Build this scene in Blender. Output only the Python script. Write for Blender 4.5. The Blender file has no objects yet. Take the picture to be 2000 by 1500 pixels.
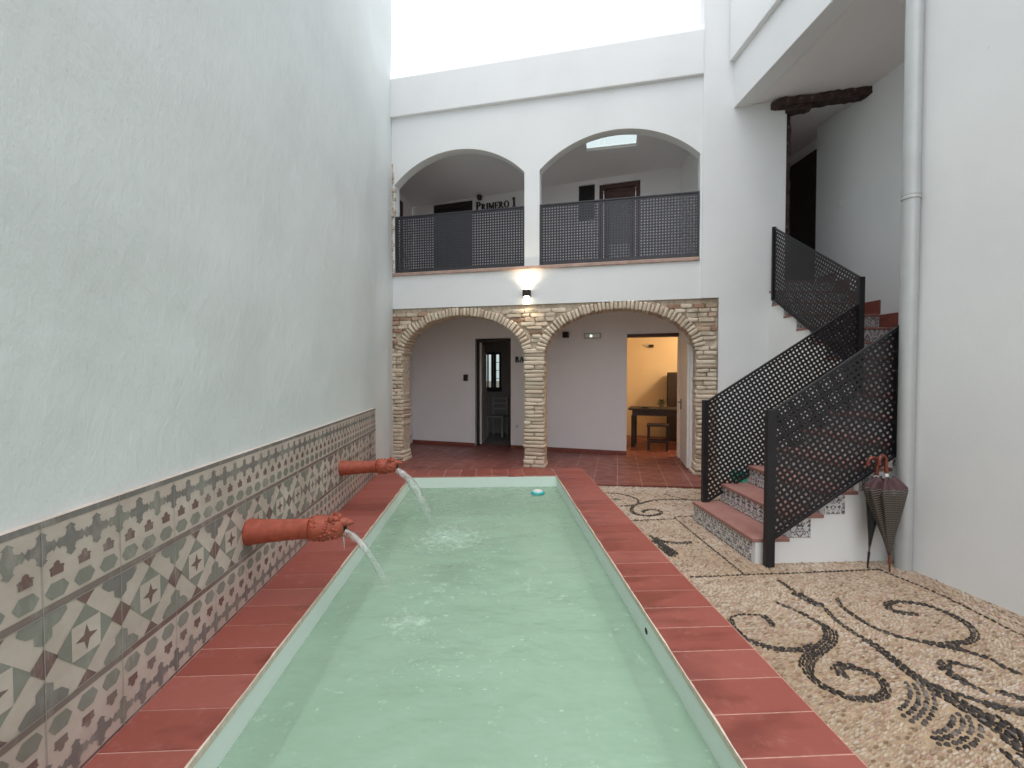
import bpy, bmesh, math, random
import numpy as np
from mathutils import Vector, Matrix, noise
R = math.radians
random.seed(7)
rng = np.random.default_rng(11)
sc = bpy.context.scene
COL = sc.collection

# ------------------------------------------------------------------ camera, sky, sun, exposure
cam_d = bpy.data.cameras.new('camera')
cam = bpy.data.objects.new('camera', cam_d)
COL.objects.link(cam)
cam.location = (0, 0, 1.4)
cam.rotation_euler = (R(90 - 1.367), 0, R(-2.797))
cam_d.sensor_fit = 'HORIZONTAL'
cam_d.sensor_width = 36
cam_d.lens = 15.84
cam_d.clip_start = 0.05
cam_d.clip_end = 1000
sc.camera = cam

SUN_EL, SUN_AZ = R(77), R(190)
world = bpy.data.worlds.new('World')
sc.world = world
world.use_nodes = True
wt = world.node_tree
bg = wt.nodes['Background']
sky = wt.nodes.new('ShaderNodeTexSky')
sky.sky_type = 'NISHITA'
sky.sun_disc = False
sky.sun_elevation = SUN_EL
sky.sun_rotation = SUN_AZ
sky.air_density = 1.0
sky.dust_density = 4.0
sky.ozone_density = 1.0
hs = wt.nodes.new('ShaderNodeHueSaturation')      # the cloud deck greys the sky
hs.inputs['Saturation'].default_value = 0.30
wt.links.new(sky.outputs[0], hs.inputs['Color'])
cloud = wt.nodes.new('ShaderNodeMix')             # an even layer of bright cloud over the clear sky
cloud.data_type = 'RGBA'
cloud.inputs[0].default_value = 0.5
cloud.inputs[7].default_value = (6.0, 6.25, 6.5, 1)
wt.links.new(hs.outputs[0], cloud.inputs[6])
wt.links.new(cloud.outputs[2], bg.inputs['Color'])
bg.inputs['Strength'].default_value = 0.15

sun_d = bpy.data.lights.new('sun', 'SUN')
sun = bpy.data.objects.new('sun', sun_d)
COL.objects.link(sun)
sun_d.energy = 0.5
sun_d.angle = R(60)
sun_d.color = (1.0, 0.97, 0.93)
sdir = Vector((math.sin(SUN_AZ) * math.cos(SUN_EL), math.cos(SUN_AZ) * math.cos(SUN_EL), math.sin(SUN_EL)))
sun.rotation_euler = sdir.to_track_quat('Z', 'Y').to_euler()
sun.location = sdir * 30

sc.view_settings.view_transform = 'Standard'
sc.view_settings.look = 'None'
sc.view_settings.exposure = 0.98
sc.view_settings.gamma = 1
sc.render.engine = 'CYCLES'
sc.cycles.use_denoising = True
sc.cycles.max_bounces = 10
sc.cycles.diffuse_bounces = 6
sc.cycles.transparent_max_bounces = 24
sc.cycles.caustics_reflective = False
sc.cycles.caustics_refractive = False

# ------------------------------------------------------------------ helpers
class MB:
    def __init__(s):
        s.v, s.f, s.m = [], [], []
    def add(s, vs, fs, m=0):
        o = len(s.v)
        s.v += [tuple(p) for p in vs]
        for f in fs:
            s.f.append(tuple(i + o for i in f)); s.m.append(m)
        return s
    def box(s, x0, x1, y0, y1, z0, z1, m=0, fn=None):
        vs = [(x, y, z) for z in (z0, z1) for y in (y0, y1) for x in (x0, x1)]
        if fn: vs = [fn(*p) for p in vs]
        return s.add(vs, [(0, 2, 3, 1), (4, 5, 7, 6), (0, 1, 5, 4), (2, 6, 7, 3), (0, 4, 6, 2), (1, 3, 7, 5)], m)
    def prism(s, pts, a, b, m=0):
        """pts 2-D outline; a, b map (p,q) to the two end faces"""
        n = len(pts)
        vs = [a(*p) for p in pts] + [b(*p) for p in pts]
        fs = [tuple(range(n)), tuple(range(2 * n - 1, n - 1, -1))]
        fs += [(i, i + n, (i + 1) % n + n, (i + 1) % n) for i in range(n)]
        return s.add(vs, fs, m)
    def wall(s, prof, top, y0, y1, m=0, fn=None):
        """a wall with its underside following prof [(x, z)...]; equal x's make a jamb"""
        fn = fn or (lambda x, y, z: (x, y, z))
        for (xa, za), (xb, zb) in zip(prof, prof[1:]):
            if abs(xa - xb) < 1e-6:
                s.add([fn(xa, y0, za), fn(xa, y1, za), fn(xa, y1, zb), fn(xa, y0, zb)], [(0, 1, 2, 3)], m)
            else:
                vs = [fn(xa, y0, za), fn(xb, y0, zb), fn(xb, y0, top), fn(xa, y0, top),
                      fn(xa, y1, za), fn(xb, y1, zb), fn(xb, y1, top), fn(xa, y1, top)]
                s.add(vs, [(0, 1, 2, 3), (5, 4, 7, 6), (4, 5, 1, 0), (3, 2, 6, 7)], m)
        for (x, z) in (prof[0], prof[-1]):
            s.add([fn(x, y0, z), fn(x, y1, z), fn(x, y1, top), fn(x, y0, top)], [(0, 1, 2, 3)], m)
        return s
    def tube(s, path, r, n=10, m=0, cap=True):
        P = [Vector(p) for p in path]
        rr = r if isinstance(r, (list, tuple)) else [r] * len(P)
        t0 = (P[1] - P[0]).normalized()
        up = Vector((0, 0, 1)) if abs(t0.z) < .9 else Vector((1, 0, 0))
        side = t0.cross(up).normalized()
        vs = []
        for i, p in enumerate(P):
            t = (P[min(i + 1, len(P) - 1)] - P[max(i - 1, 0)]).normalized()
            side = (side - t * side.dot(t)).normalized()
            b = t.cross(side)
            for k in range(n):
                a = 2 * math.pi * k / n
                vs.append(p + (side * math.cos(a) + b * math.sin(a)) * rr[i])
        fs = []
        for i in range(len(P) - 1):
            for k in range(n):
                fs.append((i * n + k, i * n + (k + 1) % n, (i + 1) * n + (k + 1) % n, (i + 1) * n + k))
        if cap:
            fs.append(tuple(range(n - 1, -1, -1))); fs.append(tuple(range((len(P) - 1) * n, len(P) * n)))
        return s.add(vs, fs, m)
    def lathe(s, prof, n=24, m=0, mod=None, fn=None):
        """prof [(h, r)] about the local z axis; mod(k, h, r) -> r"""
        vs, fs = [], []
        for h, r in prof:
            for k in range(n):
                a = 2 * math.pi * k / n
                q = mod(a, h, r) if mod else r
                p = (q * math.cos(a), q * math.sin(a), h)
                vs.append(fn(*p) if fn else p)
        for i in range(len(prof) - 1):
            for k in range(n):
                fs.append((i * n + k, i * n + (k + 1) % n, (i + 1) * n + (k + 1) % n, (i + 1) * n + k))
        fs.append(tuple(range(n - 1, -1, -1))); fs.append(tuple(range((len(prof) - 1) * n, len(prof) * n)))
        return s.add(vs, fs, m)
    def blob(s, c, rx, ry, rz, m=0, n=8, jit=0.0, rot=None):
        vs, fs = [], []
        rows = max(3, n // 2)
        for i in range(rows + 1):
            th = math.pi * i / rows
            for k in range(n):
                a = 2 * math.pi * k / n
                p = Vector((rx * math.sin(th) * math.cos(a), ry * math.sin(th) * math.sin(a), rz * math.cos(th)))
                p *= 1 + random.uniform(-jit, jit)
                if rot: p = rot @ p
                vs.append(Vector(c) + p)
        for i in range(rows):
            for k in range(n):
                fs.append((i * n + k, (i + 1) * n + k, (i + 1) * n + (k + 1) % n, i * n + (k + 1) % n))
        return s.add(vs, fs, m)
    def build(s, name, mats, parent=None, loc=(0, 0, 0), rz=0, smooth=False, bevel=0, kind=None, angle=40, fix=True):
        me = bpy.data.meshes.new(name)
        me.from_pydata([tuple(p) for p in s.v], [], s.f)
        mats = mats if isinstance(mats, (list, tuple)) else [mats]
        for mt in mats: me.materials.append(mt)
        me.polygons.foreach_set('material_index', s.m)
        if fix or bevel:
            bm = bmesh.new(); bm.from_mesh(me)
            if fix: bmesh.ops.recalc_face_normals(bm, faces=bm.faces)
            if bevel:
                es = [e for e in bm.edges if len(e.link_faces) == 2 and e.calc_face_angle(0) > R(35)]
                bmesh.ops.bevel(bm, geom=es, offset=bevel, segments=2, profile=.6, affect='EDGES', clamp_overlap=True)
            bm.to_mesh(me); bm.free()
        if smooth:
            me.polygons.foreach_set('use_smooth', [True] * len(me.polygons))
            if angle < 180: me.set_sharp_from_angle(angle=R(angle))
        me.update()
        o = bpy.data.objects.new(name, me)
        COL.objects.link(o)
        o.location = loc; o.rotation_euler = (0, 0, rz)
        if parent: o.parent = parent
        if kind: o['kind'] = kind
        return o

def tag(o, label, cat, group=None):
    o['label'] = label; o['category'] = cat
    if group: o['group'] = group
    return o
def thing(name, label, cat, loc=(0, 0, 0), rz=0, group=None):
    o = bpy.data.objects.new(name, None)
    COL.objects.link(o)
    o.empty_display_size = .2
    o.location = loc; o.rotation_euler = (0, 0, rz)
    return tag(o, label, cat, group)

# the gallery front: local x runs right along it, y goes in under the gallery
F0 = Vector((0.649, 6.606, 0)); FR = R(-15.84)
FM = Matrix.Translation(F0) @ Matrix.Rotation(FR, 4, 'Z')
def fw(u, v, z): return FM @ Vector((u, v, z))
def BW(s, t, z): return (s, 1.5 - .0985 * s + t, z)      # the rear wall of the gallery runs slightly askew
# the left wall: local x runs away along it, y points away from the pool
LR = math.atan2(1, -.0265); L0 = Vector((-1.42, 0, 0))
LM = Matrix.Translation(L0) @ Matrix.Rotation(LR, 4, 'Z')

# ------------------------------------------------------------------ materials
def nodes(name):
    m = bpy.data.materials.new(name); m.use_nodes = True
    return m, m.node_tree, m.node_tree.nodes['Principled BSDF']
def N(t, kind, **kw):
    n = t.nodes.new(kind)
    for k, v in kw.items():
        if k in n.inputs.keys(): n.inputs[k].default_value = v
        else: setattr(n, k, v)
    return n
def ramp(t, fac, stops, interp='LINEAR'):
    r = t.nodes.new('ShaderNodeValToRGB'); r.color_ramp.interpolation = interp
    e = r.color_ramp.elements
    while len(e) < len(stops): e.new(.5)
    for q, (p, c) in zip(e, stops):
        q.position = p; q.color = (*c, 1) if len(c) == 3 else c
    t.links.new(fac, r.inputs['Fac'])
    return r.outputs['Color']
def coord(t, which='Object', scale=(1, 1, 1)):
    c = t.nodes.new('ShaderNodeTexCoord'); mp = t.nodes.new('ShaderNodeMapping')
    mp.inputs['Scale'].default_value = scale
    t.links.new(c.outputs[which], mp.inputs['Vector'])
    return mp.outputs['Vector']
def noise_tex(t, vec, scale, detail=3, rough=.55):
    n = N(t, 'ShaderNodeTexNoise', Scale=scale, Detail=detail, Roughness=rough)
    t.links.new(vec, n.inputs['Vector']); return n.outputs['Fac']
def bump(t, b, h, strength, dist=.01, prev=None):
    n = N(t, 'ShaderNodeBump', Strength=strength, Distance=dist)
    t.links.new(h, n.inputs['Height'])
    if prev: t.links.new(prev, n.inputs['Normal'])
    if b: t.links.new(n.outputs['Normal'], b.inputs['Normal'])
    return n.outputs['Normal']
def mix(t, a, b, fac, mode='MIX'):
    n = t.nodes.new('ShaderNodeMix'); n.data_type = 'RGBA'; n.blend_type = mode
    for sock, val in ((n.inputs[0], fac), (n.inputs[6], a), (n.inputs[7], b)):
        if isinstance(val, (int, float)): sock.default_value = val
        elif isinstance(val, tuple): sock.default_value = (*val, 1)
        else: t.links.new(val, sock)
    return n.outputs[2]
def math_n(t, op, a, b=None, c=None):
    n = t.nodes.new('ShaderNodeMath'); n.operation = op
    for i, val in enumerate((a, b, c)):
        if val is None: continue
        if isinstance(val, (int, float)): n.inputs[i].default_value = val
        else: t.links.new(val, n.inputs[i])
    return n.outputs[0]

def plain(name, col, rough=.6, metal=0, var=.12, scale=9, bstr=0, bscale=60, spec=.5):
    """a colour with a little unevenness of its own"""
    m, t, b = nodes(name)
    v = coord(t)
    f = noise_tex(t, v, scale, 4)
    lo = tuple(c * (1 - var) for c in col); hi = tuple(min(1, c * (1 + var)) for c in col)
    t.links.new(ramp(t, f, [(.3, lo), (.7, hi)]), b.inputs['Base Color'])
    rr = ramp(t, noise_tex(t, v, scale * 2.3, 3), [(.3, (rough * .85,) * 3), (.7, (min(1, rough * 1.15),) * 3)])
    t.links.new(rr, b.inputs['Roughness'])
    b.inputs['Metallic'].default_value = metal
    b.inputs['Specular IOR Level'].default_value = spec
    if bstr: bump(t, b, noise_tex(t, v, bscale, 4), bstr, .004)
    return m

def plaster(name, col, coarse=.35, fine=.25):
    m, t, b = nodes(name)
    v = coord(t)
    big = noise_tex(t, v, .9, 5, .6)
    c1 = ramp(t, big, [(.28, tuple(c * .95 for c in col)), (.5, col), (.75, tuple(min(1, c * 1.03) for c in col))])
    spots = noise_tex(t, v, 26, 2, .4)
    sp = ramp(t, spots, [(.76, (0, 0, 0)), (.80, (.35, .35, .35))])
    c2 = mix(t, c1, tuple(c * .72 for c in col), sp)
    t.links.new(c2, b.inputs['Base Color'])
    b.inputs['Roughness'].default_value = .92
    b.inputs['Specular IOR Level'].default_value = .2
    n1 = bump(t, None, noise_tex(t, coord(t, 'Object', (1, 1, .55)), 5, 5, .6), coarse, .02)
    n2 = bump(t, None, noise_tex(t, v, 48, 4, .65), fine, .006, n1)
    bump(t, b, noise_tex(t, v, 190, 2, .6), fine * .7, .002, n2)
    return m

M = {}
M['wall'] = plaster('white_limewash', (.74, .79, .785), .65, .26)
M['wall_smooth'] = plaster('white_wall_paint', (.80, .81, .815), .14, .10)
M['inner_wall'] = plaster('gallery_wall_paint', (.85, .83, .835), .12, .08)
M['ceiling'] = plaster('ceiling_paint', (.84, .815, .82), .12, .08)
M['stair_white'] = plaster('stair_whitewash', (.78, .79, .78), .15, .12)
M['metal'] = plain('black_painted_steel', (.011, .010, .0125), .45, 0, .25, 20, .06, 150)
M['metal_grey'] = plain('anthracite_painted_steel', (.04, .039, .047), .40, 0, .2, 20, .06, 150)
M['zinc'] = plain('galvanised_zinc', (.50, .515, .515), .5, .35, .05, 6)
M['terracotta_pipe'] = plain('fired_terracotta', (.35, .076, .042), .55, 0, .22, 24, .25, 90)
M['dark_wood'] = plain('dark_stained_wood', (.022, .013, .011), .5, 0, .4, 8, .2, 70)
M['brown_wood'] = plain('brown_stained_wood', (.075, .028, .018), .45, 0, .35, 8, .2, 70)
M['handle_steel'] = plain('door_handle_steel', (.16, .15, .14), .35, .9, .1)
M['white_door'] = plain('white_door_paint', (.74, .72, .68), .45, 0, .04)
M['brown_lamp'] = plain('bronze_lamp_metal', (.045, .032, .03), .4, .5, .15)
M['black'] = plain('black_lettering', (.012, .010, .012), .45, 0, .1)
M['white_plastic'] = plain('white_plastic', (.78, .78, .76), .35, 0, .03)
M['grey_plastic'] = plain('pale_grey_plastic', (.45, .44, .45), .4, 0, .05)
M['turquoise'] = plain('turquoise_plastic', (.02, .42, .45), .35, 0, .1)
M['hose'] = plain('green_rubber_hose', (.015, .36, .26), .4, 0, .2, 30)
M['leaf'] = plain('plant_leaf', (.04, .075, .03), .5, 0, .4, 30)
M['clay'] = plain('clay_pot', (.2, .19, .18), .6)
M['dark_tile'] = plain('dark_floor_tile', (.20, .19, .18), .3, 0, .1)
M['umb_wood'] = plain('polished_umbrella_wood', (.16, .035, .018), .28, 0, .35, 30)
M['umb_black'] = plain('black_umbrella_cloth', (.012, .012, .014), .7, 0, .2, 60, .3, 200)
M['mortar'] = plain('lime_mortar', (.54, .45, .355), .95, 0, .3, 18, .8, 60)
M['mint'] = plaster('mint_pool_paint', (.78, .88, .83), .14, .12)
M['sill'] = plain('terracotta_sill', (.44, .30, .25), .6, 0, .2, 10, .2, 60)
M['warm_wall'] = plaster('cream_room_paint', (.72, .62, .46), .1, .08)
M['room_wall'] = plaster('dimmed_room_paint', (.36, .33, .32), .1, .08)  # dark tone puts the left room's dimness into its wall colour
M['pale_tile'] = plain('pale_bounce_tile', (.52, .46, .42), .5, 0, .1)
M['earth'] = plain('earth', (.16, .13, .10), .95, 0, .3, 2, .5, 20)

def m_brick():
    m, t, b = nodes('handmade_brick')
    g = t.nodes.new('ShaderNodeNewGeometry')
    v = coord(t)
    base = ramp(t, g.outputs['Random Per Island'], [(0, (.56, .455, .35)), (.3, (.64, .54, .43)), (.6, (.70, .605, .49)), (.85, (.62, .51, .40)), (1, (.53, .40, .31))])
    f = noise_tex(t, v, 22, 5, .65)
    c = mix(t, base, (.68, .58, .44), ramp(t, f, [(.45, (0, 0, 0)), (.72, (.65, .65, .65))]))
    c = mix(t, c, (.20, .12, .07), ramp(t, noise_tex(t, v, 9, 4), [(.62, (0, 0, 0)), (.78, (.5, .5, .5))]))
    t.links.new(c, b.inputs['Base Color'])
    b.inputs['Roughness'].default_value = .95; b.inputs['Specular IOR Level'].default_value = .15
    n1 = bump(t, None, noise_tex(t, v, 45, 4, .7), .7, .008)
    bump(t, b, noise_tex(t, v, 140, 3, .7), .5, .003, n1)
    return m
M['brick'] = m_brick()
def m_spandrel():
    m, t, b = nodes('weathered_red_brick')
    g = t.nodes.new('ShaderNodeNewGeometry'); v = coord(t)
    base = ramp(t, g.outputs['Random Per Island'], [(0, (.34, .20, .14)), (.5, (.43, .28, .20)), (1, (.54, .41, .30))])
    c = mix(t, base, (.55, .43, .31), ramp(t, noise_tex(t, v, 18, 5, .65), [(.5, (0, 0, 0)), (.75, (.7, .7, .7))]))
    t.links.new(c, b.inputs['Base Color'])
    b.inputs['Roughness'].default_value = .95; b.inputs['Specular IOR Level'].default_value = .15
    bump(t, b, noise_tex(t, v, 50, 5, .7), .8, .008)
    return m
M['red_brick'] = m_spandrel()

def m_coping():
    m, t, b = nodes('glazed_terracotta_tile')
    g = t.nodes.new('ShaderNodeNewGeometry'); v = coord(t)
    base = ramp(t, g.outputs['Random Per Island'], [(0, (.265, .064, .046)), (.5, (.295, .078, .058)), (1, (.325, .095, .074))])
    wet = noise_tex(t, coord(t, 'Object', (1.3, 3.4, 1)), 2.2, 3, .55)
    sx = t.nodes.new('ShaderNodeSeparateXYZ'); t.links.new(v, sx.inputs[0])
    k = math_n(t, 'DIVIDE', math_n(t, 'SUBTRACT', math_n(t, 'ABSOLUTE', sx.outputs['X']), .98), .32)    # splashed side of the rim
    wet = math_n(t, 'ADD', wet, math_n(t, 'MULTIPLY', math_n(t, 'SUBTRACT', .45, math_n(t, 'MINIMUM', math_n(t, 'MAXIMUM', k, 0), 1)), .26))
    damp = ramp(t, wet, [(.50, (0, 0, 0)), (.70, (1, 1, 1))])
    c = mix(t, base, mix(t, base, (.50, .50, .50), 1.0, 'MULTIPLY'), math_n(t, 'MULTIPLY', damp, .55))
    c = mix(t, c, (.42, .20, .17), ramp(t, noise_tex(t, v, 14, 5, .7), [(.56, (0, 0, 0)), (.75, (.35, .35, .35))]))
    t.links.new(c, b.inputs['Base Color'])
    t.links.new(ramp(t, damp, [(0, (.58,) * 3), (1, (.34,) * 3)]), b.inputs['Roughness'])
    b.inputs['Specular IOR Level'].default_value = .5
    bump(t, b, noise_tex(t, v, 30, 4), .12, .004)
    return m
M['coping'] = m_coping()
M['grout'] = plain('pink_grout', (.50, .27, .22), .9, 0, .2, 30, .3, 120)
M['cream_grout'] = plain('cream_edge_grout', (.66, .56, .46), .9, 0, .15, 30, .3, 120)

def m_floor():
    m, t, b = nodes('terracotta_floor_tiles')
    v = coord(t)
    br = N(t, 'ShaderNodeTexBrick', Scale=1.0)
    br.offset = 0; br.squash = 1
    br.inputs['Brick Width'].default_value = .30; br.inputs['Row Height'].default_value = .30
    br.inputs['Mortar Size'].default_value = .0045; br.inputs['Mortar Smooth'].default_value = .2
    br.inputs['Color1'].default_value = (.165, .045, .037, 1); br.inputs['Color2'].default_value = (.21, .063, .05, 1)
    br.inputs['Mortar'].default_value = (.36, .22, .18, 1)
    t.links.new(v, br.inputs['Vector'])
    c = mix(t, br.outputs['Color'], (.12, .035, .03), ramp(t, noise_tex(t, v, 5, 5, .65), [(.5, (0, 0, 0)), (.75, (.5, .5, .5))]))
    t.links.new(c, b.inputs['Base Color'])
    t.links.new(ramp(t, noise_tex(t, v, 7, 3), [(.3, (.32,) * 3), (.7, (.55,) * 3)]), b.inputs['Roughness'])
    n1 = bump(t, None, math_n(t, 'SUBTRACT', 1, br.outputs['Fac']), .4, .003)
    bump(t, b, noise_tex(t, v, 20, 4), .08, .004, n1)
    return m
M['floor'] = m_floor()

def m_tread():
    m, t, b = nodes('terracotta_stair_tread')
    v = coord(t)
    c = ramp(t, noise_tex(t, v, 7, 5, .6), [(.3, (.28, .125, .105)), (.7, (.36, .185, .16))])
    t.links.new(c, b.inputs['Base Color']); b.inputs['Roughness'].default_value = .55
    bump(t, b, noise_tex(t, v, 40, 4), .15, .003)
    return m
M['tread'] = m_tread()
M['skirting'] = plain('terracotta_skirting', (.225, .066, .048), .5, 0, .25, 12, .1, 60)

def m_azulejo():
    m, t, b = nodes('patterned_riser_tile')
    co = t.nodes.new('ShaderNodeTexCoord'); sx = t.nodes.new('ShaderNodeSeparateXYZ')
    t.links.new(co.outputs['Object'], sx.inputs[0])
    a = math_n(t, 'ADD', sx.outputs['X'], sx.outputs['Y'])
    fa = math_n(t, 'ABSOLUTE', math_n(t, 'SUBTRACT', math_n(t, 'FRACT', math_n(t, 'DIVIDE', a, .17)), .5))
    zz = math_n(t, 'DIVIDE', sx.outputs['Z'], .1725)
    cb = t.nodes.new('ShaderNodeCombineXYZ')
    t.links.new(math_n(t, 'MULTIPLY', fa, 2.3), cb.inputs[0]); t.links.new(math_n(t, 'MULTIPLY', zz, 2.0), cb.inputs[1])
    n1 = N(t, 'ShaderNodeTexNoise', Scale=2.2, Detail=1.0, Roughness=.4); t.links.new(cb.outputs[0], n1.inputs['Vector'])
    n2 = N(t, 'ShaderNodeTexNoise', Scale=3.7, Detail=0.0); t.links.new(cb.outputs[0], n2.inputs['Vector'])
    c = ramp(t, n1.outputs['Fac'], [(0, (.62, .61, .60)), (.50, (.11, .12, .16)), (.565, (.62, .61, .60)), (.64, (.22, .21, .24))], 'CONSTANT')
    c = mix(t, c, (.14, .09, .07), ramp(t, n2.outputs['Fac'], [(.62, (0, 0, 0)), (.66, (.9, .9, .9))]))
    t.links.new(c, b.inputs['Base Color']); b.inputs['Roughness'].default_value = .25
    return m
M['azulejo'] = m_azulejo()

def m_dado(name, col, dirt):
    m, t, b = nodes(name)
    v = coord(t)
    d = ramp(t, noise_tex(t, v, 2.3, 6, .7), [(.34, (1, 1, 1)), (.74, (.66, .61, .58))])
    c = mix(t, col, d, dirt, 'MULTIPLY')
    smear = ramp(t, noise_tex(t, coord(t, 'Object', (1, 1, .35)), 11, 5, .7), [(.52, (0, 0, 0)), (.72, (.6, .6, .6))])
    c = mix(t, c, (.50, .455, .415), smear)
    t.links.new(c, b.inputs['Base Color'])
    t.links.new(ramp(t, noise_tex(t, v, 4, 3), [(.3, (.36,) * 3), (.7, (.6,) * 3)]), b.inputs['Roughness'])
    bump(t, b, noise_tex(t, v, 60, 4), .1, .002)
    return m
M['dado_cream'] = m_dado('cement_tile_cream', (.665, .58, .515), .9)
M['dado_green'] = m_dado('cement_tile_grey_green', (.305, .305, .27), .9)
M['dado_grey'] = m_dado('cement_tile_dark_grey', (.25, .237, .225), .9)
M['dado_maroon'] = m_dado('cement_tile_maroon', (.235, .145, .135), .9)
M['dado_taupe'] = m_dado('cement_tile_taupe', (.27, .215, .20), .9)
M['dado_joint'] = m_dado('cement_tile_joint', (.42, .39, .36), .5)

def m_pebble(name, stops, rough=.5):
    m, t, b = nodes(name)
    g = t.nodes.new('ShaderNodeNewGeometry'); v = coord(t)
    c = ramp(t, g.outputs['Random Per Island'], stops)
    big = ramp(t, noise_tex(t, v, 1.7, 3), [(.35, (.86, .78, .70)), (.65, (1.08, 1.06, 1.04))])
    t.links.new(mix(t, c, big, 1.0, 'MULTIPLY'), b.inputs['Base Color'])
    b.inputs['Roughness'].default_value = rough; b.inputs['Specular IOR Level'].default_value = .35
    return m
M['pebble'] = m_pebble('tan_pebble', [(0, (0.19, 0.13, 0.085)), (0.16, (0.373, 0.284, 0.214)), (0.45, (0.453, 0.375, 0.296)), (0.8, (0.507, 0.454, 0.386)), (0.93, (0.413, 0.269, 0.222)), (1, (0.333, 0.284, 0.272))])
M['pebble_dark'] = m_pebble('black_pebble', [(0, (.018, .014, .012)), (.6, (.034, .027, .024)), (1, (.075, .062, .055))], .5)
M['pebble_grey'] = m_pebble('grey_pebble', [(0, (.04, .034, .034)), (.6, (.09, .078, .075)), (1, (.20, .175, .16))], .45)
M['pebble_bed'] = plain('sand_mortar_bed', (.36, .26, .165), .95, 0, .25, 30, .5, 120)

def m_water():
    m, t, b = nodes('pool_water')
    t.nodes.remove(b)
    out = t.nodes['Material Output']
    v = coord(t)
    w1 = noise_tex(t, coord(t, 'Object', (1, 1.5, 1)), 2.6, 3, .5)
    w2 = noise_tex(t, coord(t, 'Object', (1, 1.25, 1)), 9, 4, .55)
    n1 = bump(t, None, w1, .75, .06)
    n2 = bump(t, None, w2, .36, .018, n1)
    # churned water where the jets fall, and drifting froth
    froth = noise_tex(t, v, 13, 5, .68)
    drift = noise_tex(t, coord(t, 'Object', (1, .8, 1)), 2.1, 3, .5)
    churn = None
    for (cx, cy), rad in (((-.43, 4.22), .44), ((-.50, 2.78), .2), ((-.15, 3.3), .5)):
        d = t.nodes.new('ShaderNodeVectorMath'); d.operation = 'DISTANCE'
        t.links.new(v, d.inputs[0]); d.inputs[1].default_value = (cx, cy, -.142)
        k = math_n(t, 'SUBTRACT', 1, math_n(t, 'DIVIDE', d.outputs['Value'], rad))
        k = math_n(t, 'MULTIPLY', math_n(t, 'MAXIMUM', k, 0), .34 if rad < .45 else .16)
        churn = k if churn is None else math_n(t, 'MAXIMUM', churn, k)
    fo = math_n(t, 'ADD', math_n(t, 'ADD', froth, churn), math_n(t, 'MULTIPLY', math_n(t, 'SUBTRACT', drift, .5), .35))
    foam = ramp(t, fo, [(.62, (0, 0, 0)), (.92, (.45, .45, .45))])
    tr = N(t, 'ShaderNodeBsdfTransparent', Color=(.80, .93, .82, 1))
    df = N(t, 'ShaderNodeBsdfDiffuse')
    cl = ramp(t, noise_tex(t, v, 1.5, 5, .6), [(.3, (.36, .50, .385)), (.7, (.43, .57, .455))])
    cl = mix(t, cl, (.62, .76, .68), foam)
    t.links.new(cl, df.inputs['Color']); t.links.new(n2, df.inputs['Normal'])
    m1 = N(t, 'ShaderNodeMixShader')
    t.links.new(math_n(t, 'MINIMUM', math_n(t, 'ADD', foam, .50), 1), m1.inputs[0])
    t.links.new(tr.outputs[0], m1.inputs[1]); t.links.new(df.outputs[0], m1.inputs[2])
    gl = N(t, 'ShaderNodeBsdfGlossy', Roughness=.07); t.links.new(n2, gl.inputs['Normal'])
    fr = N(t, 'ShaderNodeFresnel', IOR=1.33); t.links.new(n2, fr.inputs['Normal'])
    m2 = N(t, 'ShaderNodeMixShader')
    t.links.new(math_n(t, 'MULTIPLY', fr.outputs[0], .8), m2.inputs[0]); t.links.new(m1.outputs[0], m2.inputs[1]); t.links.new(gl.outputs[0], m2.inputs[2])
    t.links.new(m2.outputs[0], out.inputs['Surface'])
    return m
M['water'] = m_water()

def m_stream(name, off, gain):
    m, t, b = nodes(name)
    t.nodes.remove(b); out = t.nodes['Material Output']
    st = noise_tex(t, coord(t, 'Object', (4, 30, 4)), 3, 3, .6)
    tr = N(t, 'ShaderNodeBsdfTransparent', Color=(.93, .97, .95, 1))
    df = N(t, 'ShaderNodeBsdfDiffuse', Color=(.80, .82, .80, 1))
    m1 = N(t, 'ShaderNodeMixShader')
    t.links.new(ramp(t, st, [(.35, (.12,) * 3), (.7, (.65,) * 3)]), m1.inputs[0])
    t.links.new(tr.outputs[0], m1.inputs[1]); t.links.new(df.outputs[0], m1.inputs[2])
    gl = N(t, 'ShaderNodeBsdfGlossy', Roughness=.08)
    bn = bump(t, None, st, .6, .01); t.links.new(bn, gl.inputs['Normal'])
    lw = N(t, 'ShaderNodeLayerWeight', Blend=.35); t.links.new(bn, lw.inputs['Normal'])
    m2 = N(t, 'ShaderNodeMixShader')
    t.links.new(lw.outputs['Facing'], m2.inputs[0])
    t.links.new(m1.outputs[0], m2.inputs[1]); t.links.new(gl.outputs[0], m2.inputs[2])
    sx = t.nodes.new('ShaderNodeSeparateXYZ'); c0 = t.nodes.new('ShaderNodeTexCoord'); t.links.new(c0.outputs['Object'], sx.inputs[0])
    br = math_n(t, 'MULTIPLY', math_n(t, 'ADD', sx.outputs['Z'], off), gain)       # the jet breaks up as it falls
    br = math_n(t, 'MINIMUM', math_n(t, 'MAXIMUM', math_n(t, 'ADD', br, math_n(t, 'MULTIPLY', math_n(t, 'SUBTRACT', st, .5), .9)), .06), .92)
    cl = N(t, 'ShaderNodeBsdfTransparent', Color=(1, 1, 1, 1)); m3 = N(t, 'ShaderNodeMixShader')
    t.links.new(br, m3.inputs[0]); t.links.new(cl.outputs[0], m3.inputs[1]); t.links.new(m2.outputs[0], m3.inputs[2])
    t.links.new(m3.outputs[0], out.inputs['Surface'])
    return m
M['stream'] = m_stream('falling_water', .27, 1.45)
M['thin_stream'] = m_stream('thin_falling_water', -.04, 2.6)
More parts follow.
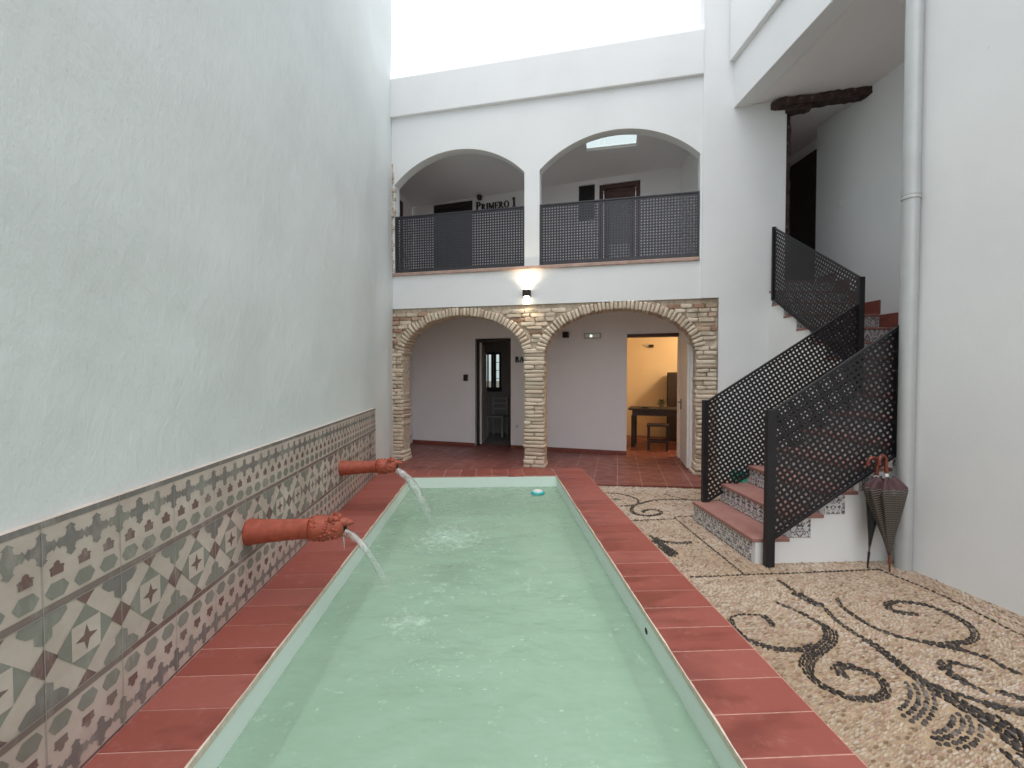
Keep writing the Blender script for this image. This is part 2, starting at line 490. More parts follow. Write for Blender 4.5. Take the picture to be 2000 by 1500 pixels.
def m_foam():
    m, t, b = nodes('water_bubbles')
    b.inputs['Base Color'].default_value = (.66, .84, .74, 1); b.inputs['Roughness'].default_value = .15
    b.inputs['Alpha'].default_value = .4
    return m
M['foam'] = m_foam()

def m_umbrella():
    m, t, b = nodes('woven_check_umbrella_cloth')
    co = t.nodes.new('ShaderNodeTexCoord'); sx = t.nodes.new('ShaderNodeSeparateXYZ')
    t.links.new(co.outputs['Object'], sx.inputs[0])
    a = math_n(t, 'ARCTAN2', sx.outputs['Y'], sx.outputs['X'])
    zig = math_n(t, 'PINGPONG', math_n(t, 'MULTIPLY', a, 5.1), .5)
    zz = math_n(t, 'FRACT', math_n(t, 'ADD', math_n(t, 'MULTIPLY', sx.outputs['Z'], 62), math_n(t, 'MULTIPLY', zig, 1.2)))
    line = math_n(t, 'GREATER_THAN', zz, .62)
    c = mix(t, (.022, .018, .018), (.17, .145, .115), line)
    band = math_n(t, 'GREATER_THAN', sx.outputs['Z'], .595)
    c = mix(t, c, (.075, .035, .038), band)
    t.links.new(c, b.inputs['Base Color']); b.inputs['Roughness'].default_value = .75
    return m
M['umbrella'] = m_umbrella()

def emit(name, col, s):
    m, t, b = nodes(name)
    b.inputs['Emission Color'].default_value = (*col, 1); b.inputs['Emission Strength'].default_value = s
    b.inputs['Base Color'].default_value = (.8, .8, .8, 1)
    return m
M['lamp_glow'] = emit('lit_lamp_lens', (1, .86, .62), 12)
M['green_led'] = emit('green_led', (.55, 1, .75), 6)

def glass(name, tint, refl=.12):
    m, t, b = nodes(name)
    t.nodes.remove(b); out = t.nodes['Material Output']
    tr = N(t, 'ShaderNodeBsdfTransparent', Color=(*tint, 1)); gl = N(t, 'ShaderNodeBsdfGlossy', Roughness=.03)
    mx = N(t, 'ShaderNodeMixShader'); mx.inputs[0].default_value = refl
    t.links.new(tr.outputs[0], mx.inputs[1]); t.links.new(gl.outputs[0], mx.inputs[2]); t.links.new(mx.outputs[0], out.inputs['Surface'])
    return m
M['glass'] = glass('window_glass', (.85, .9, .88))
M['dim_glass'] = plain('frosted_door_glass', (.19, .19, .185), .22, 0, .1)
M['curtain'] = plain('white_net_curtain', (.62, .64, .68), .8, 0, .1, 30)

# ------------------------------------------------------------------ ground sheet
g = MB(); g.box(-150, 150, -150, 150, -1.3, -1.2)
g.build('ground', M['earth'], kind='structure')

# ------------------------------------------------------------------ left wall with its tiled dado
def hand_plaster(x, z, amp):
    return amp * (noise.fractal(Vector((x * .55, z * .5, 3.1)), 1.0, 2.0, 3) + .45 * noise.noise(Vector((x * 1.9, z * 1.5, 8.2))))
def plaster_sheet(x0, x1, z0, z1, step, amp, thick, zc=None, flare=None):
    mb = MB()
    nx, nz = int((x1 - x0) / step), int((z1 - z0) / step)
    vs, fs = [], []
    for j in range(nz + 1):
        z = z0 + (z1 - z0) * j / nz
        for i in range(nx + 1):
            x = x0 + (x1 - x0) * i / nx
            k = 1.0 if zc is None else min(1, max(0, (z - zc) / .5))
            vs.append((x, -hand_plaster(x, z, amp) * k - (flare(x) if flare else 0), z))
    for j in range(nz):
        for i in range(nx):
            q = j * (nx + 1) + i
            fs.append((q, q + 1, q + nx + 2, q + nx + 1))
    mb.add(vs, fs)
    mb.box(x0, x1, thick * .25, thick, z0, z1)
    return mb
lw = plaster_sheet(-3.6, 7.22, -.05, 7.9, .07, .020, .34, .92, lambda x: .075 * min(1, max(0, (x - 6.42) / .5)) ** 1.5).build('courtyard_wall', M['wall'], smooth=True, angle=60, fix=False,
                                                         loc=L0, rz=LR)
tag(lw, 'tall rough whitewashed wall with a patterned tile dado, left of the pool', 'wall')

def dado():
    mb = MB()
    mats = [M[k] for k in ('dado_cream', 'dado_green', 'dado_grey', 'dado_maroon', 'dado_taupe', 'dado_joint')]
    P = .314; X0 = -3.14 - .072; NT = 30; X1 = X0 + NT * P
    TOP = .925; Z1, Z2 = .305, .62
    ysf = -.026
    mb.box(X0, X1, ysf, .06, 0.012, TOP, 0)
    lay = [0]
    def poly(pts, m, dz=.0012):
        y = ysf - dz
        n = len(pts)
        mb.add([(p, y, q) for p, q in pts], [tuple(range(n))], m)
    def rect(xa, xb, za, zb, m, dz=.0012): poly([(xa, za), (xb, za), (xb, zb), (xa, zb)], m, dz)
    def cross(cx, cz, s, m):
        pts = []
        for k in range(4):
            a = k * math.pi / 2
            c, sn = math.cos(a), math.sin(a)
            for (px, pz) in ((.34, -.34), (.66, -.24), (.74, -.36), (1.0, 0), (.74, .36), (.66, .24), (.34, .34)):
                pts.append((cx + s * (px * c - pz * sn), cz + s * (px * sn + pz * c)))
        poly(pts, m)
    def trefoil(cx, cz, s, m, up=1):
        pts = [(-.8, -.62), (.8, -.62), (.8, .05), (.98, .25), (.62, .42), (.42, .40), (.34, .8), (0, 1.0), (-.34, .8), (-.42, .40), (-.62, .42), (-.98, .25), (-.8, .05)]
        poly([(cx + s * p, cz + up * s * q) for p, q in pts], m)
    def hexa(cx, cz, w, h, m):
        poly([(cx - w, cz), (cx - w * .52, cz - h), (cx + w * .52, cz - h), (cx + w, cz), (cx + w * .52, cz + h), (cx - w * .52, cz + h)], m)
    for i in range(NT):
        x = X0 + i * P
        pick = random.choice
        for k in range(3):
            cx0 = x + P * (k + .5) / 3
            # upper row: crosses over trefoils over hexagons; lower row is its mirror
            cm = pick((1, 2, 2))
            cross(x + P * k / 3 + .001,   .835, .056, cm)
            trefoil(cx0, .752, .029, pick((3, 3, 4)), 1)
            hexa(cx0, .684, .043, .027, 1)
            cross(x + P * k / 3 + .001,   .078, .054, pick((1, 2)))
            trefoil(cx0, .165, .029, pick((3, 3, 4)), -1)
            hexa(cx0, .237, .043, .029, 1)
        rect(x, x + P, TOP - .022, TOP, 2)
        rect(x, x + P, Z2 + .002, Z2 + .026, 4)
        rect(x, x + P, Z1 - .026, Z1 - .002, pick((4, 3)))
        rect(x, x + P, 0.012, .022, 3)
        # star row
        h = Z2 - Z1; cx, cz = x + P / 2, Z1 + h / 2
        hs_ = h * .5
        d = .118
        poly([(cx - d, cz), (cx, cz - d), (cx + d, cz), (cx, cz + d)], 1)
        q = d * .5
        poly([(cx - q, cz - q), (cx + q, cz - q), (cx + q, cz + q), (cx - q, cz + q)], 0, .0020)
        st = []
        for k in range(8):
            a = k * math.pi / 4; rr = .046 if k % 2 == 0 else .0165
            st.append((cx + rr * math.cos(a), cz + rr * math.sin(a)))
        poly(st, 3, .0028)
        e = .050
        poly([(x - e, cz), (x, cz - e), (x + e, cz), (x, cz + e)], 3)
        for sgn, zb in ((1, Z1), (-1, Z2)):
            poly([(cx - .04, zb + sgn * .001), (cx + .04, zb + sgn * .001), (cx, zb + sgn * .041)], 3)
            sh = [(0, .098), (.030, .080), (.030, .052), (.058, .046), (.086, .018), (.080, .001), (-.080, .001), (-.086, .018), (-.058, .046), (-.030, .052), (-.030, .080)]
            poly([(x + p, zb + sgn * r_) for p, r_ in sh], pick((1, 1, 2)))
        rect(x - .0015, x + .0015, .012, TOP, 5, .0036)
    for z in (Z1, Z2): rect(X0, X1, z - .0015, z + .0015, 5, .0036)
    return mb.build('tile_dado', mats, lw, fix=False)
dado()

# ------------------------------------------------------------------ right wall (foreground)
rw_mb = MB()
nx, nz = 62, 66
for j in range(nz + 1):
    zz = -.05 + 7.95 * j / nz
    for i in range(nx + 1):
        a = 7.2 * i / nx
        d = hand_plaster(a + 20, zz, .010)
        rw_mb.v.append((3.022 + .11 * a - d, 3.125 - a, zz))
for j in range(nz):
    for i in range(nx):
        q = j * (nx + 1) + i
        rw_mb.f.append((q, q + nx + 1, q + nx + 2, q + 1)); rw_mb.m.append(0)
rw_mb.box(3.9, 4.2, -4.2, 2.95, -.05, 7.9)
rw = rw_mb.build('courtyard_wall', M['wall_smooth'], smooth=True, angle=50, fix=False)
tag(rw, 'smooth white wall on the right behind the drainpipe, beside the pebble floor', 'wall')

# ------------------------------------------------------------------ pool
WZ = -.142
PX0, PX1, PY0, PY1 = -1.068, .898, -1.2, 6.065
pool = thing('pool', 'long narrow pool with mint green walls and red tile rim', 'pool', (-.085, 2.4, -.55))
def pm(mb, name, mat, **kw):
    o = mb.build(name, mat, pool, **kw); o.location = -Vector(pool.location); return o
b = MB()
T = .12
b.box(PX0 - T, PX0, PY0 - T, PY1 + T, -1.0, -.004)
b.box(PX1, PX1 + T, PY0 - T, PY1 + T, -1.0, -.004)
b.box(PX0, PX1, PY1, PY1 + T, -1.0, -.004)
b.box(PX0, PX1, PY0 - T, PY0, -1.0, -.004)
b.box(PX0, PX1, PY0, PY1, -1.0, -.52)
pm(b, 'basin', M['mint'])
c = MB(); gr = MB()
tw, gap, zt = .2085, .006, .012
def lw_x(y): return -1.42 - .0265 * y
y = 1.7575 - 14 * tw
while y < 6.51:
    ya, yb = y + gap / 2, min(y + tw - gap / 2, 6.52)
    c.box(PX1 + .006 + random.uniform(-.003, .004), 1.327, ya, yb, -.012, zt + random.uniform(-.0009, .0009))
    y += tw
y = 1.6856 - 14 * tw
while y < 6.50:
    ya, yb = y + gap / 2, min(y + tw - gap / 2, 6.52)
    dz = random.uniform(-.0009, .0009); jx = random.uniform(-.005, .005)
    c.add([(lw_x(ya) + .03, ya, -.012), (PX0 - .004 + jx, ya, -.012), (PX0 - .004 - jx, yb, -.012), (lw_x(yb) + .03, yb, -.012),
           (lw_x(ya) + .03, ya, zt + dz), (PX0 - .004 + jx, ya, zt + dz), (PX0 - .004 - jx, yb, zt + dz), (lw_x(yb) + .03, yb, zt + dz)],
          [(3, 2, 1, 0), (4, 5, 6, 7), (0, 1, 5, 4), (1, 2, 6, 5), (2, 3, 7, 6), (3, 0, 4, 7)])
    y += tw
x = PX0
while x < PX1 - .02:
    xb = min(x + .2185, PX1)
    c.box(x + gap / 2, xb - gap / 2, PY1 + .005 + random.uniform(-.004, .004), 6.52, -.012, zt + random.uniform(-.0009, .0009))
    x += .2185
pm(c, 'coping', M['coping'], bevel=.003)
gr.box(PX1 + .002, 1.332, PY0, 6.523, -.02, .0096)
gr.box(-1.62, PX0 - .001, PY0, 6.523, -.02, .0096)
gr.box(PX0 - .001, PX1 + .002, PY1 + .002, 6.523, -.02, .0096)
gr.box(PX0 - .001, PX1 + .002, PY0 - .3, PY0, -.02, .0096)
pm(gr, 'coping_joint', M['grout'])
for side in (0, 1):        # crumbly cream edge where rim meets paint
    ce = MB(); yy = PY0; ring = []
    while yy < PY1:
        ring.append((yy, random.uniform(.001, .008) if random.random() < .8 else .0005)); yy += random.uniform(.04, .13)
    ring.append((PY1, .005))
    for q, (ya, wa) in enumerate(ring):
        xa, xb = (PX1 - .003, PX1 + wa) if side else (PX0 - wa, PX0 + .003)
        ce.v += [(xa, ya, -.016), (xb, ya, -.016), (xb, ya, zt + .0022), (xa, ya, zt + .0022)]
    for q in range(len(ring) - 1):
        for k in range(4):
            ce.f.append((4 * q + k, 4 * q + (k + 1) % 4, 4 * q + 4 + (k + 1) % 4, 4 * q + 4 + k)); ce.m.append(0)
    pm(ce, 'rim_edge', M['cream_grout'])
ln = MB(); rt = Matrix.Rotation(R(90), 3, 'X')
ln.lathe([(0, .15), (.012, .155), (.03, .14), (.045, .08), (.05, .01)], 28, fn=lambda x, y, z: (-.155 + x, PY1 - .001 - z, -.27 + y * .62))
pm(ln, 'underwater_light', M['white_plastic'], smooth=True)
mk = MB(); mk.blob((PX1 - .001, 2.52, -.085), .004, .022, .018, n=10)  # small dark oval mark on the right pool wall
pm(mk, 'dark_wall_mark', M['umb_black'], smooth=True)

def pool_water():
    mb = MB(); nx, ny = 70, 230
    vs, fs = [], []
    sp = [(-.42, 4.24, .9), (-.44, 2.80, .7)]
    for j in range(ny + 1):
        y = PY0 + (PY1 - PY0) * j / ny
        for i in range(nx + 1):
            x = PX0 + (PX1 - PX0) * i / nx
            h = .0035 * noise.fractal(Vector((x * 2.2, y * 4.0, 0)), 1, 2, 3)
            for cx, cy, a in sp:
                d = math.hypot(x - cx, y - cy)
                h += a * .006 * math.cos(d * 26) * math.exp(-d * 1.9)
                h += a * .012 * math.exp(-(d / .16) ** 2) * noise.noise(Vector((x * 24, y * 24, 1)))
            vs.append((x, y, WZ + h))
    for j in range(ny):
        for i in range(nx):
            q = j * (nx + 1) + i
            fs.append((q, q + 1, q + nx + 2, q + nx + 1))
    mb.add(vs, fs)
    return mb.build('water', M['water'], smooth=True, angle=180, fix=False, kind='structure')
pool_water()
fo = MB()
def bubbles(cx, cy, sx, sy, n, r0, r1):
    for _ in range(n):
        x, y = random.gauss(cx, sx), random.gauss(cy, sy)
        if PX0 + .03 < x < PX1 - .03 and 1.2 < y < PY1 - .05:
            r = random.uniform(r0, r1) * random.uniform(.5, 1)
            fo.blob((x, y, WZ + .002), r * random.uniform(.8, 2.0), r * random.uniform(.7, 1.2), r * .3, n=6)
bubbles(-.40, 4.20, .13, .16, 380, .006, .016)
bubbles(-.30, 4.0, .35, .45, 150, .004, .012)
bubbles(-.50, 2.80, .06, .07, 60, .003, .008)
bubbles(-.1, 2.4, .30, .18, 60, .004, .009)
for _ in range(36):
    cx, cy = random.uniform(PX0 + .1, PX1 - .1), random.uniform(1.6, 5.6)
    bubbles(cx, cy, .035, .03, random.randint(3, 11), .003, .009)
fo.build('foam', M['foam'], smooth=True, kind='stuff')

fl = thing('pool_float', 'small round turquoise and white chlorine float on the far end of the pool', 'pool float', (.612, 5.73, WZ))
m_ = MB(); m_.lathe([(-.03, .055), (-.01, .085), (.012, .090), (.024, .080), (.026, .062)], 32); m_.build('float_ring', M['turquoise'], fl, smooth=True)
m_ = MB(); m_.lathe([(.02, .066), (.036, .062), (.043, .045), (.045, .012)], 32); m_.build('lid', M['white_plastic'], fl, smooth=True)

# ------------------------------------------------------------------ spouts and falling water
def spout(y, x_tip, s, label):
    xw = lw_x(y) + .03
    t = thing('water_spout', label, 'water spout', (xw, y, .435), LR - R(90), 'carved water spouts')
    L = x_tip - xw
    tip = .02
    bd = MB()
    body = [(-.05, .072), (0, .078), (.012, .079), (.05, .073), (L * .35, .064), (L * .56, .060), (L * .60, .064)]
    bd.lathe(body, 28, fn=lambda x, y_, z: (z, x, y_ + .035 * z))
    bd.build('pipe', M['terracotta_pipe'], t, smooth=True, angle=50)
    hd = MB()
    h0 = L * .60
    prof = [(h0, .062), (h0 + .012, .076), (h0 + .04, .078), (h0 + .10, .074), (h0 + .15, .066), (h0 + .19, .058), (h0 + .205, .040)]
    def carve(a, h, r): return r * (1 + .07 * math.sin(5 * a + h * 60) * math.sin(h * 95)) if h > h0 + .02 else r
    hd.lathe(prof, 30, mod=carve, fn=lambda x, y_, z: (z, x, y_ * .95 + .035 * z))
    zc = lambda x: .035 * x
    random.seed(5)
    for k in range(90):                                   # curls of the carved mane
        a = random.uniform(0, 2 * math.pi); h = h0 + .012 + .17 * (k / 90)
        rr = .072 - .12 * max(0, h - h0 - .1)
        hd.blob((h, rr * math.cos(a), rr * math.sin(a) + zc(h)), random.uniform(.008, .017), random.uniform(.006, .012), random.uniform(.006, .012), n=8, jit=.12)
    xs = h0 + .19
    # upper snout, brow ridges, nostrils
    for (dx, dy, dz, rx, ry, rz) in ((.0, 0, .030, .055, .040, .028), (.030, 0, .024, .046, .032, .020),
                                     (-.03, .034, .056, .022, .014, .016), (-.03, -.034, .056, .022, .014, .016), (-.055, .05, .06, .016, .01, .022), (-.055, -.05, .06, .016, .01, .022),
                                     (-.01, 0, -.046, .045, .030, .014), (.030, 0, -.052, .028, .022, .011)):
        hd.blob((xs + dx, dy, dz + zc(xs)), rx, ry, rz, n=12, jit=.03)
    hd.build('carved_head', M['terracotta_pipe'], t, smooth=True, angle=70)
    mo = MB(); mo.blob((xs + .012, 0, -.008 + zc(xs)), .018, .026, .022, n=10)
    mo.build('mouth', M['umb_black'], t, smooth=True)
    random.seed(9)
    return t
spout(2.793, -.862, 1, 'red terracotta animal head spout nearest the viewer, over the pool edge')
spout(4.64, -.925, 1, 'red terracotta animal head spout at the far end of the tile dado')
def stream(p0, p1, r0, r1, label, drip=False, mat='stream'):
    path, rad = [], []
    dx, dz = p1[0] - p0[0], p1[2] - p0[2]
    n = 22
    for i in range(n + 1):
        k = i / n
        path.append((p0[0] + dx * k, p0[1] + (p1[1] - p0[1]) * k, p0[2] + dz * (.22 * k + .78 * k * k)))
        rad.append((r0 + (r1 - r0) * k) * (1 + .10 * math.sin(i * 2.1)))
    mb = MB(); mb.tube(path, rad, 12, cap=False)
    mb.v = [(x + .004 * noise.noise(Vector((x * 30, y * 30, z * 12))), y + .005 * noise.noise(Vector((x * 30, y * 30 + 9, z * 14))), z) for x, y, z in mb.v]
    if drip:
        mb.tube([(p0[0] - .01, p0[1], p0[2] - .01), (p0[0] - .004, p0[1], p0[2] - .05), (p0[0], p0[1], p0[2] - .11)], [.004, .007, .002], 8)
    o = mb.build('water_jet', M[mat], smooth=True, angle=180, fix=False)
    tag(o, label, 'water jet', 'water jets from the spouts')
stream((-.895, 2.793, .425), (-.545, 2.80, WZ - .02), .022, .022, 'clear water jet falling from the nearer terracotta spout', True, 'thin_stream')
stream((-.955, 4.64, .405), (-.585, 4.60, WZ - .02), .034, .050, 'clear water jet falling from the far terracotta spout')

# ------------------------------------------------------------------ gallery floor
gf = MB()
# tiled floor in front of and under the gallery; it stops at the pool rim
def floc(p): return FM.inverted() @ Vector((p[0], p[1], 0))
rimL, rimR, rimF = floc((-1.62, 6.524)), floc((1.333, 6.524)), floc((1.333, 5.56))
poly = [(-2.9, 1.95), (rimL.x - .3, rimL.y + .02), (rimL.x, rimL.y), (rimR.x, rimR.y), (rimF.x, rimF.y), (2.27, -.66), (2.27, .02), (2.6, .02), (2.6, 1.95)]
gf.prism(poly, lambda p, q: (p, q, .0095), lambda p, q: (p, q, -.06))
go = gf.build('gallery_floor', M['floor'], loc=F0, rz=FR, kind='structure')

# ------------------------------------------------------------------ gallery building
gal = thing('gallery_building', 'white two storey house front with brick arches below and round arches above', 'building', F0, FR)
def seg_arch(u0, u1, zs, za, n=28):
    c, h, r = (u0 + u1) / 2, za - zs, (u1 - u0) / 2
    rad = (r * r + h * h) / (2 * h)
    return [(u, za - rad + math.sqrt(max(0, rad * rad - (u - c) ** 2))) for u in [u0 + (u1 - u0) * i / n for i in range(n + 1)]]
SILL = 2.955
u = MB()
prof = [(-2.95, SILL), (-2.225, SILL)] + seg_arch(-2.225, -.148, 4.345, 4.787) + [(-.148, SILL), (.076, SILL)] + seg_arch(.076, 2.262, 4.350, 4.803) + [(2.262, SILL), (2.29, SILL)]
u.wall(prof, 5.37, 0, .17)
u.box(-2.95, 2.29, .0, .285, 2.412, SILL)
u.build('upper_wall', M['wall_smooth'], gal)
p_ = MB(); p_.box(-2.95, 2.288, -.055, .18, 5.37, 5.955); p_.build('parapet', M['wall_smooth'], gal, bevel=.012)
s_ = MB(); s_.box(-2.4, 2.262, -.026, .19, SILL - .034, SILL + .016); s_.build('sill', M['sill'], gal, bevel=.008)
e_ = MB()
random.seed(21)
for k in range(26):        # rough stones where the house meets the left wall
    zz = 3.0 + k * .065
    e_.box(-2.36 + random.uniform(-.02, .03), -2.245 + random.uniform(-.015, .03), -.022 + random.uniform(-.02, .015), .05, zz, zz + .055)
e_.build('rough_stone_edge', M['mortar'], gal, bevel=.012)
r_ = MB()
r_.wall([(2.289, 2.412), (2.507, 2.412), (2.507, -.05), (3.29, -.05), (3.29, 4.86), (4.5, 4.86)], 8.2, -.03, .25)
r_.build('side_pier_wall', M['wall_smooth'], gal)

# brick arcade
ARCH = [(-1.1325, .967, 1.665, .612), (1.193, 1.028, 1.69, .615)]      # centre, half span, spring, rise
def ell(c, a, zs, bb, n=32, grow=0):
    return [(c + (a + grow) * math.cos(math.pi * (1 - i / n)), zs + (bb + grow) * math.sin(math.pi * (1 - i / n))) for i in range(n + 1)]
br = MB()
prof = [(-2.7, -.03), (-2.11, -.03)] + ell(*ARCH[0], grow=.012) + [(-.153, -.03), (.153, -.03)] + ell(*ARCH[1], grow=.012) + [(2.232, -.03), (2.504, -.03)]
br.wall(prof, 2.408, .038, .262)
arc = br.build('brick_arcade', M['mortar'], gal)
bk = MB()
def brick(c, ex, ey, ez, lx, ly, lz, jit=.004, mt=0):
    """one rough brick: a rounded box, centre c, axes ex ey ez, half sizes"""
    vs = []
    g3 = (-1, -.72, .72, 1)
    idx = {}
    for i, a in enumerate(g3):
        for j, bq in enumerate(g3):
            for k, cq in enumerate(g3):
                if 0 < i < 3 and 0 < j < 3 and 0 < k < 3: continue
                sh = sum(abs(q) == 1 for q in (a, bq, cq))
                f_ = {1: 1.0, 2: .975, 3: .94}[sh]
                d = Vector((random.uniform(-jit, jit), random.uniform(-jit, jit), random.uniform(-jit, jit)))
                idx[(i, j, k)] = len(vs)
                vs.append(c + ex * (a * lx * f_ + d.x) + ey * (bq * ly * f_ + d.y) + ez * (cq * lz * f_ + d.z))
    fs = []
    for i in range(3):
        for j in range(3):
            for s in (0, 3):
                fs.append((idx[(i, j, s)], idx[(i + 1, j, s)], idx[(i + 1, j + 1, s)], idx[(i, j + 1, s)]))
                fs.append((idx[(i, s, j)], idx[(i + 1, s, j)], idx[(i + 1, s, j + 1)], idx[(i, s, j + 1)]))
                fs.append((idx[(s, i, j)], idx[(s, i + 1, j)], idx[(s, i + 1, j + 1)], idx[(s, i, j + 1)]))
    bk.add(vs, fs, mt)
X, Y, Z = Vector((1, 0, 0)), Vector((0, 1, 0)), Vector((0, 0, 1))
def pillar(u0, u1, ztop, split):
    z = 0.0; k = 0
    while z < ztop:
        h = random.uniform(.052, .066)
        grow = .028 * max(0, 1 - z / .16) + random.uniform(-.012, .010) + .008 * math.sin(z * 5.1 + u0)
        ins = random.uniform(-.008, .008)
        a, bq = u0 - grow, u1 + grow
        cuts = [a, bq]
        if split and random.random() < .28: cuts = [a, a + (bq - a) * random.choice((.34, .5, .64)), bq]
        for q0, q1 in zip(cuts, cuts[1:]):
            brick(Vector(((q0 + q1) / 2, .148 + ins, z + h / 2)), X, Y, Z, (q1 - q0) / 2 - .004, .156 + random.uniform(-.006, .006), h / 2 - .0032, .0055)
        z += h; k += 1
random.seed(4)
pillar(-.150, .150, 1.70, True)
pillar(-2.40, -2.108, 1.68, True)
pillar(2.234, 2.498, 1.71, True)
RING = .122
for (c0, a, zs, bb) in ARCH:
    # even steps along the ellipse
    pts = [(c0 + a * math.cos(q), zs + bb * math.sin(q), q) for q in np.linspace(math.pi * .985, math.pi * .015, 700)]
    acc, last, nxt = 0, pts[0], .03
    for p in pts[1:]:
        acc += math.hypot(p[0] - last[0], p[1] - last[1]); last = p
        if acc >= nxt:
            q = p[2]
            nrm = Vector((math.cos(q) / a, 0, math.sin(q) / bb)).normalized()
            tan = Vector((-nrm.z, 0, nrm.x))
            w = random.uniform(.047, .057)
            ln_ = RING / 2 + random.uniform(-.010, .004) + .010 * abs(math.cos(q))
            cc = Vector((p[0], .148 + random.uniform(-.012, .010), p[1])) + nrm * (ln_ + random.uniform(-.006, .006))
            brick(cc, nrm, Y, tan, ln_, .152, w / 2 - .0036, .0055)
            nxt = acc + w
def outside(uu, zz, mrg):
    if zz > 2.395: return False
    for (c0, a, zs, bb) in ARCH:
        if ((uu - c0) / (a + RING + mrg)) ** 2 + (max(0, zz - zs) / (bb + RING + mrg * .8)) ** 2 < 1: return False
    return True
z = 1.72
while z < 2.39:
    h = random.uniform(.056, .070)
    uu = -2.66
    while uu < 2.50:
        l = random.uniform(.12, .24)
        lo, hi = uu, min(uu + l, 2.498)
        ok = [outside(lo + (hi - lo) * k / 6, zz, .0) for k in range(7) for zz in (z, z + h)]
        if hi - lo > .05 and sum(ok) >= 11:
            mid = abs((lo + hi) / 2) < .42
            brick(Vector(((lo + hi) / 2, .06 + random.uniform(-.006, .010), z + h / 2)), X, Y, Z, (hi - lo) / 2 - .005, .052, h / 2 - .004, .006, 0 if random.random() < (.9 if mid else .55) else 1)
        uu += l
    z += h
bo = bk.build('brickwork', [M['brick'], M['red_brick']], arc, smooth=True, angle=180)

# rear wall of the ground floor, ceiling slab, side walls
bw = MB()
bw.wall([(-2.80, 0), (-1.435, 0), (-1.435, 2.055), (-.722, 2.055), (-.722, 0), (1.352, 0), (1.352, 2.05), (2.172, 2.05), (2.172, 0), (2.30, 0)], 2.45, 0, .16, fn=BW)
bw.build('rear_wall', M['inner_wall'], gal)
sk = MB()
for a, bq in ((-2.80, -1.435), (-.722, 1.352)): sk.box(a, bq, -.012, 0, .0096, .072, fn=BW)
sk.build('skirting', M['skirting'], gal)
sd = MB(); sd.box(-2.95, -2.78, .262, 2.0, -.03, 2.45); sd.build('side_wall', M['inner_wall'], gal)
sd = MB(); sd.box(2.2, 2.5, .262, 1.284, -.03, 2.45); sd.build('side_wall', M['inner_wall'], gal)
cl = MB(); cl.box(-3.3, 3.6, .285, 4.9, 2.45, 2.64); cl.build('floor_slab', M['ceiling'], gal)
# white leaf in the side wall
dr = MB(); dr.box(2.165, 2.199, .30, .93, .04, 1.82); d_ = dr.build('door', M['white_door'], gal, bevel=.004)
hd = MB(); hd.box(2.152, 2.165, .872, .900, .84, 1.0); hd.tube([(2.152, .886, .955), (2.118, .886, .955), (2.112, .86, .955), (2.112, .77, .955)], .008, 8)
hd.build('handle', M['handle_steel'], d_, smooth=True)
# dark framed door to the left room, its pale leaf standing open inside
fr = MB()
for a in (-1.425, -.762): fr.box(a, a + .034, .07, .15, 0, 2.045, fn=BW)
fr.box(-1.391, -.762, .07, .15, 2.0, 2.045, fn=BW)
f_ = fr.build('door_frame', M['dark_wood'], gal, bevel=.003)
lf = MB(); q0 = Vector(BW(-1.375, .17, 0)); q1 = q0 + Vector((-.10, .69, 0)); nn = Vector((.69, .10, 0)).normalized() * .018
lf.add([tuple(q + s * nn + Vector((0, 0, z))) for z in (.03, 1.99) for q, s in ((q0, 1), (q1, 1), (q1, -1), (q0, -1))], [(0, 1, 2, 3), (4, 5, 6, 7), (0, 1, 5, 4), (1, 2, 6, 5), (2, 3, 7, 6), (3, 0, 4, 7)])
l_ = lf.build('door', M['white_door'], gal)
hd = MB(); hp = q0 + (q1 - q0) * .9 + nn
hd.tube([tuple(hp + Vector((0, 0, 1.0))), tuple(hp + nn * 2.4 + Vector((0, 0, 1.0))), tuple(hp + nn * 2.6 - (q1 - q0).normalized() * .1 + Vector((0, 0, 1.0)))], .009, 8); hd.build('handle', M['handle_steel'], l_, smooth=True)
# lintel over the right doorway
lt = MB(); lt.box(1.352, 2.172, -.008, .17, 2.008, 2.062, fn=BW); lt.build('lintel', M['brown_wood'], gal, bevel=.004)
# rooms behind
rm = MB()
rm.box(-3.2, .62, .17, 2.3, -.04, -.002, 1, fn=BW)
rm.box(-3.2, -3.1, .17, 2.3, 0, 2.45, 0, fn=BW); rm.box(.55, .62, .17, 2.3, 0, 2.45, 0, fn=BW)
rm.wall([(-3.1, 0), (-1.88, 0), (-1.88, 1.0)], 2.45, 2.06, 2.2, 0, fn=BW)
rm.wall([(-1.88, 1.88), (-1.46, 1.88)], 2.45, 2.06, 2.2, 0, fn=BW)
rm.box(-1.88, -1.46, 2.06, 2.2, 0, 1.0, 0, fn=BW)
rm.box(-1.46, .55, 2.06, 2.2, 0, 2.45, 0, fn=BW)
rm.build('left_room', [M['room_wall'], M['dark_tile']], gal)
wd = MB()
for a in (-1.875, -1.80, -1.70, -1.635, -1.50): wd.box(a, a + (.03 if a in (-1.80,) else .045 if a > -1.6 or a < -1.8 else .055), 2.04, 2.09, 1.0, 1.88, fn=BW)
wd.box(-1.875, -1.455, 2.035, 2.095, 1.84, 1.885, fn=BW); wd.box(-1.9, -1.44, 2.02, 2.1, .97, 1.07, fn=BW)
for zz in (1.27, 1.46, 1.65): wd.box(-1.59, -1.50, 2.055, 2.075, zz, zz + .012, fn=BW)
w_ = wd.build('window', M['dark_wood'], gal)
pn = MB(); pn.box(-1.86, -1.46, 2.066, 2.07, 1.06, 1.85, fn=BW); pn.build('pane', M['glass'], w_)
r2 = MB()
r2.box(.64, 3.6, .17, 2.75, -.04, -.003, 1, fn=BW)
